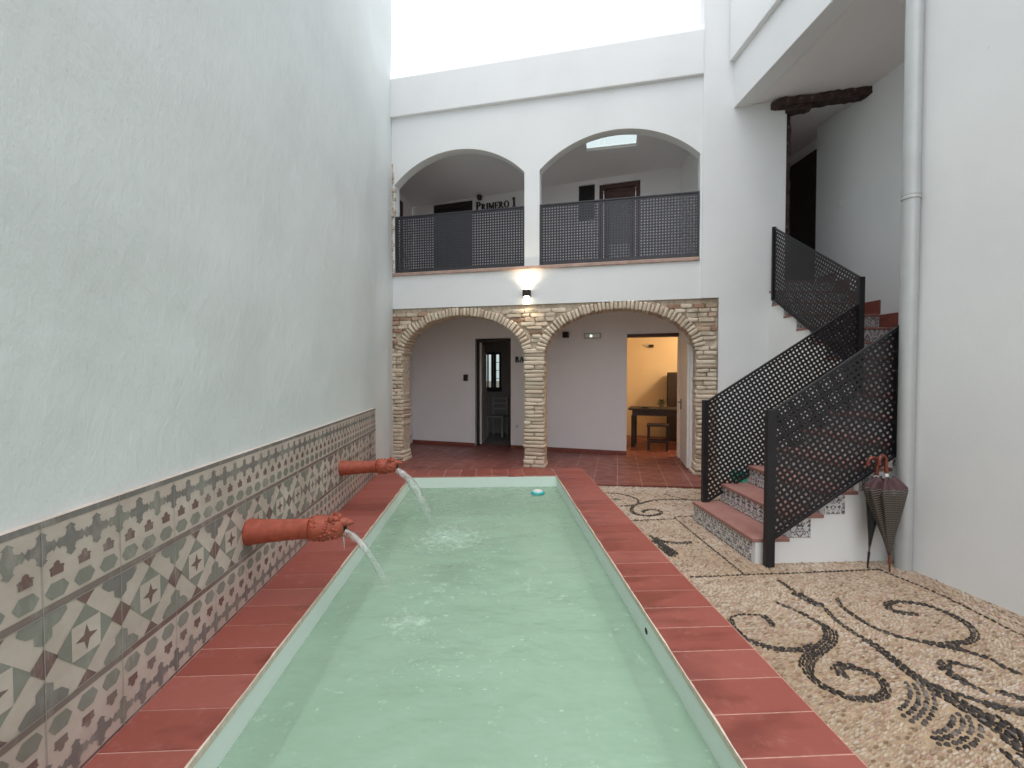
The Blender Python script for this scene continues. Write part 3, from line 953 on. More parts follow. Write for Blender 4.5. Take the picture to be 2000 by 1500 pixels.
r2.box(.64, .80, .17, 2.75, 0, 2.45, 0, fn=BW); r2.box(3.5, 3.6, .17, 2.75, 0, 2.45, 0, fn=BW); r2.box(.8, 3.5, 2.6, 2.75, 0, 2.45, 0, fn=BW)
r2.box(2.302, 3.5, .0, .16, 0, 2.45, 0, fn=BW)
r2.box(.8, 3.5, .17, 2.6, 2.42, 2.449, 0, fn=BW)
r2.build('right_room', [M['warm_wall'], M['floor']], gal)

# upper gallery
ub = MB()
ub.wall([(-2.80, 2.641), (-2.30, 2.641), (-2.30, 4.665), (-1.48, 4.665), (-1.48, 2.641), (.522, 2.641), (.522, 4.06)], 5.0, 0, .14, fn=BW)
ub.wall([(.522, 4.66), (.800, 4.66)], 5.0, 0, .14, fn=BW); ub.box(.522, .800, 0, .14, 2.641, 4.06, fn=BW)
ub.wall([(.800, 2.641), (.877, 2.641), (.877, 4.63), (1.553, 4.63), (1.553, 2.641), (2.75, 2.641)], 5.0, 0, .14, fn=BW)
ub.build('upper_rear_wall', M['inner_wall'], gal)
sd = MB(); sd.box(-2.95, -2.76, .17, 1.75, 2.64, 5.0); sd.build('side_wall', M['inner_wall'], gal)
sd = MB(); sd.box(2.40, 2.55, .25, 1.27, 2.64, 5.0); sd.build('side_wall', M['inner_wall'], gal)
up = MB(); up.box(-2.76, 2.40, .285, 1.75, 2.641, 2.652); up.build('upper_floor', M['pale_tile'], gal)  # unseen floor, made pale to bounce more light onto the upper gallery walls
# sloping ceiling with a roof light
def CZ(x, y, z): return (x, y, 4.935 - .16 * (y - .17) + z)
ce_ = MB()
HX0, HX1, HY0, HY1 = .70, 1.465, .215, .650
for x0, x1, y0, y1 in ((-2.9, HX0, .172, 1.9), (HX1, 2.6, .172, 1.9), (HX0, HX1, .172, HY0), (HX0, HX1, HY1, 1.9)): ce_.box(x0, x1, y0, y1, 0, .022, fn=CZ)
ce_.build('ceiling', M['ceiling'], gal)
sl = MB()
for x0, x1, y0, y1 in ((HX0 - .03, HX0 + .012, HY0, HY1), (HX1 - .012, HX1 + .03, HY0, HY1), (HX0 - .03, HX1 + .03, HY0 - .03, HY0 + .012), (HX0 - .03, HX1 + .03, HY1 - .012, HY1 + .03)): sl.box(x0, x1, y0, y1, .023, .036, fn=CZ)
k_ = sl.build('skylight', M['white_door'], gal)
sp_ = MB(); sp_.box(HX0 - .02, HX1 + .02, HY0 - .02, HY1 + .02, .037, .041, fn=CZ); sp_.build('pane', M['glass'], k_)
# upper doors and window
def door(s0, s1, z1, mat, glz, label=None):
    m = MB()
    for a, bq in ((s0, s0 + .07), (s1 - .07, s1)): m.box(a, bq, .02, .10, 2.652, z1, fn=BW)
    m.box(s0 + .07, s1 - .07, .02, .10, z1 - .07, z1, fn=BW)
    d = m.build('door', mat, gal, bevel=.004)
    p = MB()
    a, bq = s0 + .074, s1 - .074
    if glz:
        p.box(a, a + .09, .045, .08, 2.66, z1 - .074, fn=BW); p.box(bq - .09, bq, .045, .08, 2.66, z1 - .074, fn=BW)
        p.box(a + .09, bq - .09, .045, .08, z1 - .27, z1 - .074, fn=BW); p.box(a + .09, bq - .09, .045, .08, 2.66, 3.0, fn=BW)
        # carved top panel
        p.box(a + .12, bq - .12, .036, .045, z1 - .235, z1 - .20, fn=BW); p.box(a + .12, bq - .12, .036, .045, z1 - .14, z1 - .11, fn=BW)
        p.build('leaf', mat, d, bevel=.003)
        q = MB(); q.box(a + .09, bq - .09, .06, .066, 3.62, z1 - .27, fn=BW); q.build('glass_panel', M['dim_glass'], d)
        q = MB(); q.box(a + .09, bq - .09, .06, .066, 3.0, 3.62, fn=BW); q.build('curtain', M['curtain'], d)
    else:
        p.box(a, bq, .05, .09, 2.66, z1 - .074, fn=BW)
        for zz0, zz1 in ((2.8, 3.5), (3.62, z1 - .2)): p.box(a + .09, bq - .09, .042, .05, zz0, zz1, fn=BW)
        p.build('leaf', mat, d, bevel=.003)
    h = MB(); hs0 = BW(s1 - .115, .03, 3.65)
    h.tube([BW(s1 - .115, .045, 3.62), BW(s1 - .115, -.005, 3.62), BW(s1 - .20, -.01, 3.62)], .009, 8); h.build('handle', M['handle_steel'], d, smooth=True)
    return d
door(-2.30, -1.48, 4.662, M['dark_wood'], False)
door(.878, 1.552, 4.628, M['brown_wood'], True)
wf = MB()
for a, bq in ((.523, .565), (.757, .799)): wf.box(a, bq, .03, .09, 4.062, 4.658, fn=BW)
wf.box(.565, .757, .03, .09, 4.062, 4.10, fn=BW); wf.box(.565, .757, .03, .09, 4.62, 4.658, fn=BW)
w2 = wf.build('window', M['dark_wood'], gal)
wp = MB(); wp.box(.565, .757, .06, .068, 4.10, 4.62, fn=BW); wp.build('pane', M['umb_black'], w2)
ld = MB(); ld.box(-2.76, -2.70, .55, .62, 2.652, 4.62); ld.box(-2.76, -2.73, .62, 1.3, 2.652, 4.60); ld.build('side_door', M['brown_wood'], gal)

# ------------------------------------------------------------------ lettering
def rect_g(x, z, w, h): return [(x, z), (x + w, z), (x + w, z + h), (x, z + h)]
def bowl(cx, cz, rx, rz, tx, tz, a0, a1, n=14):
    o, i = [], []
    for k in range(n + 1):
        a = a0 + (a1 - a0) * k / n
        o.append((cx + rx * math.cos(a), cz + rz * math.sin(a))); i.append((cx + (rx - tx) * math.cos(a), cz + (rz - tz) * math.sin(a)))
    return o + i[::-1]
def serif(x, w, top=True, bot=True):
    s = []
    if bot: s.append(rect_g(x - .045, 0, w + .09, .05))
    if top: s.append(rect_g(x - .045, .95, w + .09, .05))
    return s
def glyph(ch):
    hp = math.pi / 2
    if ch == 'P': return [rect_g(.06, 0, .15, 1)] + serif(.06, .15) + [bowl(.21, .73, .36, .27, .14, .05, -hp, hp)], .62
    if ch == 'R': return [rect_g(.06, 0, .15, 1)] + serif(.06, .15) + [bowl(.21, .74, .34, .26, .14, .05, -hp, hp), [(.26, .50), (.40, .50), (.72, .0), (.55, .0)], rect_g(.52, 0, .24, .05)], .76
    if ch == 'I': return [rect_g(.08, 0, .16, 1)] + serif(.08, .16), .34
    if ch == 'M': return [rect_g(.08, 0, .07, 1), rect_g(.72, 0, .15, 1), [(.08, 1), (.24, 1), (.50, .22), (.43, .05)], [(.76, 1), (.84, 1), (.46, .05), (.42, .14)], rect_g(.02, 0, .2, .05), rect_g(.66, 0, .27, .05), rect_g(.02, .95, .15, .05), rect_g(.80, .95, .13, .05)], .97
    if ch == 'E': return [rect_g(.06, 0, .15, 1), rect_g(.02, 0, .58, .055), rect_g(.02, .945, .56, .055), rect_g(.2, .48, .26, .05), rect_g(.54, 0, .055, .24), rect_g(.52, .78, .055, .22), rect_g(.43, .39, .045, .24)], .66
    if ch == 'O': return [bowl(.42, .5, .40, .52, .15, .06, 0, 2 * math.pi, 30)], .86
    if ch == 'B': return [rect_g(.06, 0, .15, 1)] + serif(.06, .15) + [bowl(.21, .75, .33, .25, .14, .05, -hp, hp), bowl(.21, .26, .40, .26, .15, .05, -hp, hp)], .68
    if ch == 'A': return [[(.05, 0), (.12, 0), (.42, .98), (.37, 1)], [(.36, 1), (.47, 1), (.80, 0), (.64, 0)], rect_g(.22, .30, .36, .05), rect_g(0, 0, .2, .05), rect_g(.56, 0, .3, .05)], .88
    if ch == '1': return [rect_g(.16, 0, .15, 1), [(.02, .86), (.16, 1.0), (.16, .92), (.05, .80)], rect_g(.04, 0, .40, .05)], .5
def sign(name, chars, s0, z, label, width=None):
    polys, x = [], 0
    for ch, hgt in chars:
        if ch == ' ': x += hgt; continue
        g_, w = glyph(ch)
        for p in g_: polys.append([(x + a * hgt, bq * hgt) for a, bq in p])
        x += (w + .06) * hgt
    k = 1 if not width else width / x
    mb = MB(); o = Vector(BW(s0, 0, z))
    for p in polys:
        for q, dx in enumerate((-.006, .006)):
            mb.prism([(a * k + dx, bq) for a, bq in p], lambda a, c_: (a, -.0985 * a - .001 - .0005 * q, c_), lambda a, c_: (a, -.0985 * a - .016 - .001 * q, c_))
    ob = mb.build(name, M['black'], loc=FM @ o, rz=FR)
    return tag(ob, label, 'sign')
sign('room_sign', [('P', .168), ('R', .122), ('I', .122), ('M', .122), ('E', .122), ('R', .122), ('O', .122), (' ', .05), ('1', .168)], -1.405, 4.440, 'black serif wall lettering PRIMERO 1 beside the dark upper door', .80)
sign('room_sign', [('B', .105), ('A', .105)], -.63, 1.60, 'black serif wall letters BA, partly behind the middle brick pillar')

# ------------------------------------------------------------------ stairwell wing
wing = thing('stairwell_wing', 'white open stairwell on the right with an upstairs doorway under an old beam', 'building', (4.0, 5.4, 0))
def wmk(mb, name, mat, **kw):
    o = mb.build(name, mat, wing, **kw); o.location = -Vector(wing.location); return o
w = MB(); w.box(4.65, 4.80, 3.12, 6.27, -.05, 5.0); wmk(w, 'right_wall', M['wall_smooth'])
w = MB(); w.prism([(3.024, 3.126), (3.062, 3.222), (4.649, 3.222), (4.649, 2.96), (3.06, 2.96)], lambda p, q: (p, q, -.05), lambda p, q: (p, q, 8.0)); wmk(w, 'near_wall', M['wall_smooth'])
w = MB(); w.box(3.20, 3.42, 3.25, 5.86, 4.88, 5.475); w.box(3.135, 3.42, 3.25, 5.85, 5.475, 8.1); wmk(w, 'fascia', M['wall_smooth'], bevel=.01)
w = MB(); w.box(3.21, 6.4, 3.224, 8.6, 4.90, 5.06); wmk(w, 'ceiling', M['ceiling'])
w = MB(); w.box(3.30, 6.4, 6.02, 8.6, 2.50, 2.648); wmk(w, 'hall_floor', M['floor'])
w = MB(); w.box(3.10, 6.4, 7.55, 7.7, 2.65, 4.90); w.box(4.86, 5.0, 6.27, 7.55, 2.65, 4.90); w.box(3.1, 3.6, 6.15, 7.55, 2.65, 4.9); wmk(w, 'hall_wall', M['inner_wall'])
w = MB(); w.box(4.80, 4.855, 6.35, 7.35, 2.652, 4.70); iw = wmk(w, 'inner_door', M['dark_wood'])
w = MB(); w.box(4.636, 4.649, 5.80, 5.88, 3.62, 3.70); w.box(4.630, 4.636, 5.825, 5.855, 3.64, 3.68); wmk(w, 'light_switch', M['white_plastic'])
def fwv(x, y, z): return tuple(FM @ Vector((x, y, z)))
def rough_timber(a, bq, ww, hh, n, seed):
    random.seed(seed); mb = MB(); vs, fs = [], []
    A_, B_ = Vector(a), Vector(bq); d = (B_ - A_).normalized()
    up_ = Vector((0, 0, 1)) if abs(d.z) < .8 else Vector((1, 0, 0)); sd_ = d.cross(up_).normalized(); up_ = sd_.cross(d)
    for i in range(n + 1):
        k = i / n; c = A_.lerp(B_, k)
        for (p, q) in ((-1, -1), (0, -1.08), (1, -1), (1.06, 0), (1, 1), (0, 1.08), (-1, 1), (-1.06, 0)):
            tp = .72 if i in (0, n) else 1
            vs.append(c + sd_ * p * ww * tp * random.uniform(.82, 1.1) + up_ * q * hh * tp * random.uniform(.8, 1.12))
    for i in range(n):
        for k in range(8): fs.append((i * 8 + k, i * 8 + (k + 1) % 8, i * 8 + 8 + (k + 1) % 8, i * 8 + 8 + k))
    fs += [tuple(range(7, -1, -1)), tuple(range(n * 8, n * 8 + 8))]
    mb.add(vs, fs); return mb
def m_old():
    m, t, b = nodes('old_worm_eaten_timber'); v = coord(t)
    c = ramp(t, noise_tex(t, v, 16, 5, .7), [(.35, (.028, .015, .013)), (.6, (.075, .045, .038)), (.72, (.24, .19, .165))])
    t.links.new(c, b.inputs['Base Color']); b.inputs['Roughness'].default_value = .85
    bump(t, b, noise_tex(t, v, 40, 5, .7), .9, .01); return m
M['old_wood'] = m_old()
wmk(rough_timber(fwv(3.10, -.04, 4.835), fwv(4.36, -.04, 4.862), .085, .050, 26, 3), 'timber_beam', M['old_wood'], smooth=True, angle=50)
wmk(rough_timber(fwv(3.305, .06, 2.66), fwv(3.305, .06, 4.79), .05, .038, 30, 6), 'timber_post', M['old_wood'], smooth=True, angle=50)
wmk(rough_timber(fwv(3.27, -.03, 4.755), fwv(3.56, -.03, 4.765), .07, .032, 6, 8), 'timber_bracket', M['old_wood'], smooth=True, angle=50)

# ------------------------------------------------------------------ staircase
RS, TR, X1_ = .1725, .2625, 1.955
stair = thing('staircase', 'terracotta stairs with patterned tile risers turning up to the upper floor', 'staircase', (2.6, 3.7, 0))
def smk(mb, name, mat, **kw):
    o = mb.build(name, mat, stair, **kw); o.location = -Vector(stair.location); return o
xs = [X1_ + TR * k for k in range(7)]                    # risers 1..7
SY0, SY1 = 3.225, 4.215
pr = [(xs[0] + .012, -.05)]
for k in range(7):
    pr += [(xs[k] + .012, RS * (k + 1) - .028), ((xs[k + 1] if k < 6 else 4.64) + .012 * (k < 6), RS * (k + 1) - .028)]
pr += [(4.64, -.05)]
ys = [4.25 + .2357 * k for k in range(8)]; R2 = (2.648 - 7 * RS) / 8
py = [(SY1 + .001, -.05), (SY1 + .001, 7 * RS - .028)]
for k in range(8):
    py += [(ys[k] + .012, py[-1][1]), (ys[k] + .012, 7 * RS + R2 * (k + 1) - .028)]
py += [(6.6, py[-1][1]), (6.6, -.05)]
cr = MB()
cr.prism(pr, lambda p, q: (p, SY0, q), lambda p, q: (p, SY1, q))
cr.prism(py, lambda p, q: (3.64, p, q), lambda p, q: (4.648, p, q))
smk(cr, 'stair_body', M['stair_white'])
for k in range(7):
    t_ = MB(); xe = xs[k + 1] + .012 if k < 6 else 4.645
    t_.box(xs[k] - .012, xe, SY0 - .004, SY1 + .004, RS * (k + 1) - .028, RS * (k + 1)); smk(t_, 'tread', M['tread'], bevel=.006)
    r3 = MB(); r3.box(xs[k], xs[k] + .0115, SY0 + .045, SY1 - .004, (RS * k if k else -.04) + .001, RS * (k + 1) - .029); smk(r3, 'riser', M['azulejo'])
    if k:
        e3 = MB(); e3.box(xs[k] + .0125, xs[k] + .17, SY0 - .004, SY0 + .001, RS * k + .002, RS * (k + 1) - .029); smk(e3, 'side_tile', M['azulejo'])
for k in range(8):
    z0 = 7 * RS + R2 * (k + 1)
    t_ = MB(); t_.box(3.634, 4.648, ys[k] - .010, (ys[k + 1] if k < 7 else 6.05) + .011, z0 - .028, z0); smk(t_, 'tread', M['tread'], bevel=.006)
    r3 = MB(); r3.box(3.645, 4.648, ys[k], ys[k] + .0115, z0 - R2 + .001, z0 - .029); smk(r3, 'riser', M['azulejo'])
sk = MB()
for k in range(8):
    z0 = 7 * RS + R2 * (k + 1); y0, y1 = ys[k] - .025, (ys[k + 1] if k < 7 else 6.2) - .026
    sk.box(4.632, 4.6495, y0, y1, z0 + .001, z0 + R2 * .92 + (.0 if k < 7 else -.06))
sk.box(4.632, 4.6495, 3.24, ys[0] - .026, 7 * RS + .001, 7 * RS + .16)
smk(sk, 'skirting', M['skirting'])

# ------------------------------------------------------------------ perforated railings
def perforated(L, slope, h, pitch=.040, hole=.0200, margin=.02, thick=.003):
    """sheet in local (x, z): parallelogram of length L rising by slope, height h, square holes in rows along the slope"""
    bm = bmesh.new()
    th = math.atan(slope); c, s = math.cos(th), math.sin(th)
    cor = [(0, 0), (L, slope * L), (L, slope * L + h), (0, h)]
    P = [(x * c + z * s, -x * s + z * c) for x, z in cor]
    p0, p1 = min(p[0] for p in P), max(p[0] for p in P); q0, q1 = min(p[1] for p in P), max(p[1] for p in P)
    npx, nq = int((p1 - p0) / pitch) + 2, max(1, round((q1 - q0) / pitch))
    pq = (q1 - q0) / nq
    def inside(x, z, mg): return mg < x < L - mg and slope * x + mg < z < slope * x + h - mg
    corner = {}
    def gv(i, j):
        if (i, j) not in corner:
            p, q = p0 + i * pitch, q0 + j * pq
            corner[(i, j)] = bm.verts.new((p * c - q * s, 0, p * s + q * c))
        return corner[(i, j)]
    for i in range(npx):
        for j in range(nq):
            pc, qc = p0 + (i + .5) * pitch, q0 + (j + .5) * pq
            o = [gv(i, j), gv(i + 1, j), gv(i + 1, j + 1), gv(i, j + 1)]
            mid = sum((v.co for v in o), Vector()) / 4
            if not (-.06 < mid.x < L + .06): continue
            if inside(mid.x, mid.z, margin):
                hh = hole / 2
                inn = [bm.verts.new(((pc + a * hh) * c - (qc + b_ * hh) * s, 0, (pc + a * hh) * s + (qc + b_ * hh) * c)) for a, b_ in ((-1, -1), (1, -1), (1, 1), (-1, 1))]
                for k in range(4): bm.faces.new((o[k], o[(k + 1) % 4], inn[(k + 1) % 4], inn[k]))
            else: bm.faces.new(o)
    for pt, nr in (((0, 0, 0), (-1, 0, 0)), ((L, 0, 0), (1, 0, 0)), ((0, 0, 0), (slope, 0, -1)), ((0, 0, h), (-slope, 0, 1))):
        g_ = list(bm.verts) + list(bm.edges) + list(bm.faces)
        bmesh.ops.bisect_plane(bm, geom=g_, plane_co=pt, plane_no=Vector(nr).normalized(), clear_outer=True, dist=1e-6)
    bmesh.ops.solidify(bm, geom=list(bm.faces), thickness=thick)
    me = bpy.data.meshes.new('panel'); bm.to_mesh(me); bm.free()
    return me
def put(me, name, mat, parent):
    me.materials.append(mat); o = bpy.data.objects.new(name, me); COL.objects.link(o); o.parent = parent; return o
def railing(loc, rz, L, slope, h, z0, label, mat, posts, bar=.022, group=None, depth=.03, **kw):
    """posts: list of (x, z bottom, z top, width)"""
    t = thing('railing', label, 'railing', loc, rz, group)
    p = put(perforated(L, slope, h, **kw), 'perforated_panel', mat, t); p.location = (0, 0, z0)
    for name, zz in (('top_rail', z0 + h - bar), ('bottom_rail', z0)):
        m = MB()
        m.prism([(0, 0), (L, slope * L), (L, slope * L + bar), (0, bar)], lambda a, b_: (a, -depth / 2 + .0012, b_ + zz + (.003 if name == 'top_rail' else -.003)), lambda a, b_: (a, depth / 2 - .0044, b_ + zz + (.003 if name == 'top_rail' else -.003)))
        m.build(name, mat, t, bevel=.002)
    for x, za, zb, wd_ in posts:
        m = MB(); m.box(x - wd_ / 2, x + wd_ / 2, -.022, .022, za, zb); m.build('post', mat, t, bevel=.003)
    return t
railing((2.035, 3.168, 0), 0, .955, .655, .955, .168, 'black perforated stair railing nearest the viewer, next to the umbrellas', M['metal'],
        [(.0, -.03, 1.135, .064), (.955, .80, 1.752, .03)])
railing((2.045, 4.183, 0), 0, 1.505, .632, .975, .150, 'black perforated stair railing on the far side of the lower steps', M['metal'],
        [(.0, -.03, 1.145, .05), (1.515, 1.02, 2.325, .055)])
railing((3.615, 4.225, 0), R(90), 1.385, .675, .915, 1.405, 'black perforated railing along the upper flight below the old doorway', M['metal'],
        [(1.385, 2.33, 3.262, .03)], hole=.0195)
for u0, u1, lab in ((-2.215, -.152, 'anthracite perforated balcony panel under the left upper arch'), (.080, 2.256, 'anthracite perforated balcony panel under the right upper arch')):
    o = fw(u0, .015, SILL + .03)
    railing(o, FR, u1 - u0, 0, .865, 0, lab, M['metal_grey'], [(.012, 0, .865, .022), (u1 - u0 - .012, 0, .865, .022)], bar=.018, group='balcony panels in the upper arches', pitch=.0402, hole=.0190)

# ------------------------------------------------------------------ drainpipe
dp = thing('drainpipe', 'grey zinc drainpipe running up the corner of the right wall', 'drainpipe', (2.985, 3.085, 0))
m = MB(); m.lathe([(-.03, .05), (2.66, .051), (2.66, .0535), (2.69, .0535), (2.69, .051), (8.0, .051)], 28); m.build('pipe', M['zinc'], dp, smooth=True, angle=30)
for zz in (2.63, 5.6):
    m = MB()
    m.lathe([(zz, .053), (zz + .003, .057), (zz + .018, .057), (zz + .021, .053)], 28); m.box(.04, .14, -.006, .006, zz + .002, zz + .018)
    m.build('pipe_clip', M['zinc'], dp, smooth=True, angle=30)

# ------------------------------------------------------------------ umbrellas
def umbrella(loc, lean, scale, label, cloth, wide):
    t = thing('umbrella', label, 'umbrella', loc)
    t.rotation_euler = lean
    cp = MB(); n = 64
    prof = [(.115, .010), (.16, .022), (.24, .046), (.34, .080), (.44, .112), (.52, .138), (.565, .155), (.585, .152), (.61, .125), (.64, .090), (.655, .06)]
    def pleat(a, h, r):
        k = min(1, max(0, (h - .14) / .3))
        q = r * wide * (1 + k * (.13 * math.cos(8 * a) + .07 * math.cos(13 * a + 1.3) + .05 * math.sin(3 * a)))
        return q
    def shp(x, y, z):
        a = math.atan2(y, x)
        return (x, y * .62, z + (.022 * math.cos(8 * a) * (z > .54)))
    cp.lathe([(h * scale, r) for h, r in prof], n, mod=pleat, fn=shp); cp.build('canopy', cloth, t, smooth=True, angle=180)
    s = MB(); s.tube([(0, 0, .0), (0, 0, .125 * scale)], [.005, .009], 10); s.build('ferrule', M['umb_wood'] if wide > .5 else M['brown_lamp'], t, smooth=True)
    s = MB(); s.tube([(0, 0, .12), (0, 0, .70 * scale)], .006, 8); s.build('shaft', M['handle_steel'], t, smooth=True)
    h = MB(); zb = .685 * scale
    pth = [(0, 0, zb), (0, 0, zb + .10)] + [(-.032 + .032 * math.cos(a), 0, zb + .10 + .038 * math.sin(a)) for a in np.linspace(0, math.pi, 10)] + [(-.064, 0, zb + .075)]
    h.tube(pth, .0125, 12); h.build('handle', M['umb_wood'], t, smooth=True)
    h = MB(); h.lathe([(zb - .012, .0135), (zb + .012, .0135)], 14); h.build('collar', M['white_plastic'], t, smooth=True)
    return t
umbrella((2.832, 3.03, -.012), (R(-3.5), R(.8), R(12)), 1.0, 'loosely furled brown and beige check umbrella leaning by the drainpipe', M['umbrella'], .93)
umbrella((2.728, 3.10, -.012), (R(-1.5), R(5.0), R(-10)), .97, 'slim black furled umbrella half hidden behind the check umbrella', M['umb_black'], .34)

# ------------------------------------------------------------------ hose
ho = MB(); path = []
random.seed(2)
for k in range(150):
    a = k * .30
    rr = .115 + .03 * math.sin(k * .37) + .012 * math.sin(k * 1.3)
    path.append((rr * 1.2 * math.cos(a), rr * math.sin(a) * .9, .012 + .0009 * k + .008 * math.sin(k * .9)))
ho.tube(path, .012, 8)
h_ = ho.build('garden_hose', M['hose'], loc=(3.26, 5.60, -.012), smooth=True)
tag(h_, 'coiled green garden hose lying on the pebbles behind the stairs', 'hose')

# ------------------------------------------------------------------ wall fittings
def fitting(name, label, cat, s, t_, z, frame='bw', group=None):
    p = BW(s, t_, z) if frame == 'bw' else (s, t_, z)
    return thing(name, label, cat, FM @ Vector(p), FR + (math.atan(-.0985) if frame == 'bw' else 0), group)
lp = fitting('wall_lamp', 'lit bronze box wall lamp throwing light up and down above the brick pillar', 'wall lamp', -.10, 0, 2.565, 'f')
m = MB(); m.box(-.056, .056, -.105, -.012, -.047, .047); m.box(-.035, .035, -.012, .0, -.035, .035); m.build('lamp_housing', M['brown_lamp'], lp, bevel=.004)
m = MB(); m.box(-.035, .035, -.09, -.025, .0475, .0495); m.build('lens', M['lamp_glow'], lp)
m = MB(); m.box(-.035, .035, -.09, -.025, -.0495, -.0475); m.build('lens', M['lamp_glow'], lp)
for sgn, e in ((1, 7.5), (-1, 3.2)):
    ld_ = bpy.data.lights.new('lamp_beam', 'SPOT'); lo = bpy.data.objects.new('lamp_beam', ld_); COL.objects.link(lo)
    lo.parent = lp; lo.location = (0, -.085, .056 * sgn); lo.rotation_euler = (R(180) if sgn > 0 else 0, 0, 0)
    ld_.energy = e; ld_.spot_size = R(138 if sgn > 0 else 110); ld_.spot_blend = 1; ld_.color = (1, .80, .55); ld_.shadow_soft_size = .015
l2 = fitting('wall_lamp', 'unlit bronze cube wall lamp left of the emergency light', 'wall lamp', .312, 0, 2.075)
m = MB(); m.box(-.05, .05, -.10, -.01, -.05, .05); m.build('lamp_housing', M['brown_lamp'], l2, bevel=.004)
m = MB(); m.box(-.034, .034, -.01, 0, -.034, .034); m.build('mount', M['brown_lamp'], l2)
m = MB(); m.box(-.035, .035, -.09, -.02, -.052, -.0505); m.build('lens', M['dim_glass'], l2)
l3 = fitting('wall_lamp', 'small round dark lamp above the PRIMERO lettering upstairs', 'wall lamp', -1.315, 0, 4.665)
m = MB(); m.lathe([(-.045, .02), (-.03, .042), (.005, .05), (.035, .048), (.045, .03)], 20, fn=lambda x, y, z: (x, y - .06, z)); m.build('lamp_shade', M['brown_lamp'], l3, smooth=True)
m = MB(); m.box(-.02, .02, -.03, 0, -.02, .02); m.build('mount', M['brown_lamp'], l3)
em = fitting('emergency_light', 'flat pale emergency light with a green lamp under the right brick arch', 'emergency light', .775, 0, 2.048)
m = MB(); m.box(-.15, .15, -.05, 0, -.05, .05); m.build('light_body', M['grey_plastic'], em, bevel=.012)
m = MB(); m.box(-.125, .125, -.056, -.0505, -.032, .032); m.build('diffuser', M['white_plastic'], em, bevel=.004)
m = MB(); m.blob((-.02, -.06, -.005), .012, .006, .012, n=10); m.build('indicator', M['green_led'], em, smooth=True)
ic = fitting('wall_box', 'small dark entry box on the wall left of the open dark door', 'wall box', -1.62, 0, 1.315)
m = MB(); m.box(-.042, .042, -.035, 0, -.062, .062); m.build('case', M['brown_lamp'], ic, bevel=.006)
m = MB(); m.box(-.028, .028, -.039, -.0355, .0, .045); m.build('screen', M['black'], ic)
sk_ = fitting('wall_socket', 'white wall socket low between the pillar and the left door', 'socket', -.60, 0, .42)
m = MB(); m.box(-.035, .035, -.008, 0, -.035, .035); m.build('plate', M['white_plastic'], sk_, bevel=.004)
m = MB(); m.lathe([(0, .018), (.003, .018)], 16, fn=lambda x, y, z: (x, -.0085 - z, y)); m.build('outlet', M['grey_plastic'], sk_)
sm = fitting('security_sensor', 'small dark sensor high on the lit room wall', 'sensor', 1.93, 2.59, 2.0)
m = MB(); m.box(-.05, .05, -.05, 0, -.035, .035); m.build('case', M['brown_lamp'], sm, bevel=.012)
m = MB(); m.box(-.16, -.06, -.03, 0, .0, .05); m.build('bracket', M['grey_plastic'], sm, bevel=.006)
# white wall panel and a dark framed picture edge-on in the lit room
pc = fitting('picture_frame', 'narrow dark framed picture seen edge on inside the lit doorway', 'picture', .82, 1.3, 1.25)
m = MB(); m.box(-.02, .02, -.25, .25, 0, .62); m.build('frame', M['dark_wood'], pc, bevel=.004)
m = MB(); m.box(.0205, .022, -.21, .21, .04, .58); m.build('picture', M['grey_plastic'], pc)

# ------------------------------------------------------------------ furniture of the lit room
tb = fitting('table', 'dark wooden table inside the lit right doorway', 'table', 2.05, 1.25, 0)
m = MB(); m.box(-.62, .62, -.34, .34, .70, .735); m.build('tabletop', M['dark_wood'], tb, bevel=.004)
m = MB(); m.box(-.55, .55, -.29, .29, .60, .699); m.build('apron', M['dark_wood'], tb, bevel=.003)
for a in (-.53, .53):
    for bq in (-.27, .27):
        m = MB(); m.box(a - .035, a + .035, bq - .035, bq + .035, 0, .60); m.build('leg', M['dark_wood'], tb, bevel=.003)
st = fitting('stool', 'dark wooden stool in front of the table in the lit room', 'stool', 1.92, .74, 0)
m = MB(); m.box(-.19, .19, -.16, .16, .44, .475); m.build('seat', M['dark_wood'], st, bevel=.006)
for a in (-.16, .16):
    for bq in (-.13, .13):
        m = MB(); m.box(a - .02, a + .02, bq - .02, bq + .02, 0, .44); m.build('leg', M['dark_wood'], st, bevel=.002)
m = MB(); m.box(-.14, .14, -.142, -.118, .15, .18); m.box(-.14, .14, .118, .142, .15, .18); m.box(-.172, -.148, -.11, .11, .22, .25); m.box(.148, .172, -.11, .11, .22, .25); m.build('stretcher', M['dark_wood'], st)
cb = fitting('cabinet', 'tall dark wooden cabinet behind the table in the lit room', 'cabinet', 2.62, 2.2, 0)
m = MB(); m.box(-.40, .40, -.28, .28, 0, 1.42); m.build('carcass', M['dark_wood'], cb, bevel=.004)
for a in (-.385, .01):
    m = MB(); m.box(a, a + .375, -.30, -.281, .06, 1.38); d3 = m.build('door', M['dark_wood'], cb, bevel=.004)
    m = MB(); m.blob((a + (.34 if a < 0 else .035), -.312, .75), .012, .012, .012, n=10); m.build('knob', M['handle_steel'], d3, smooth=True)
pt = fitting('potted_plant', 'small potted plant on the dark table in the lit room', 'plant', 2.02, 1.12, .735)
m = MB(); m.lathe([(0, .035), (.06, .048), (.07, .05)], 16); m.build('pot', M['clay'], pt, smooth=True)
m = MB(); random.seed(12)
for k in range(70):
    a = random.uniform(0, 6.28); e = random.uniform(.1, 1.3); l = random.uniform(.04, .12)
    d = Vector((math.cos(a) * math.cos(e), math.sin(a) * math.cos(e), math.sin(e))); p = Vector((0, 0, .06)) + d * l; sdv = d.cross(Z).normalized() * .014
    m.add([p - d * .03, p + sdv, p + d * .035 - Z * .01, p - sdv], [(0, 1, 2, 3)])
m.build('leaves', M['leaf'], pt, fix=False)
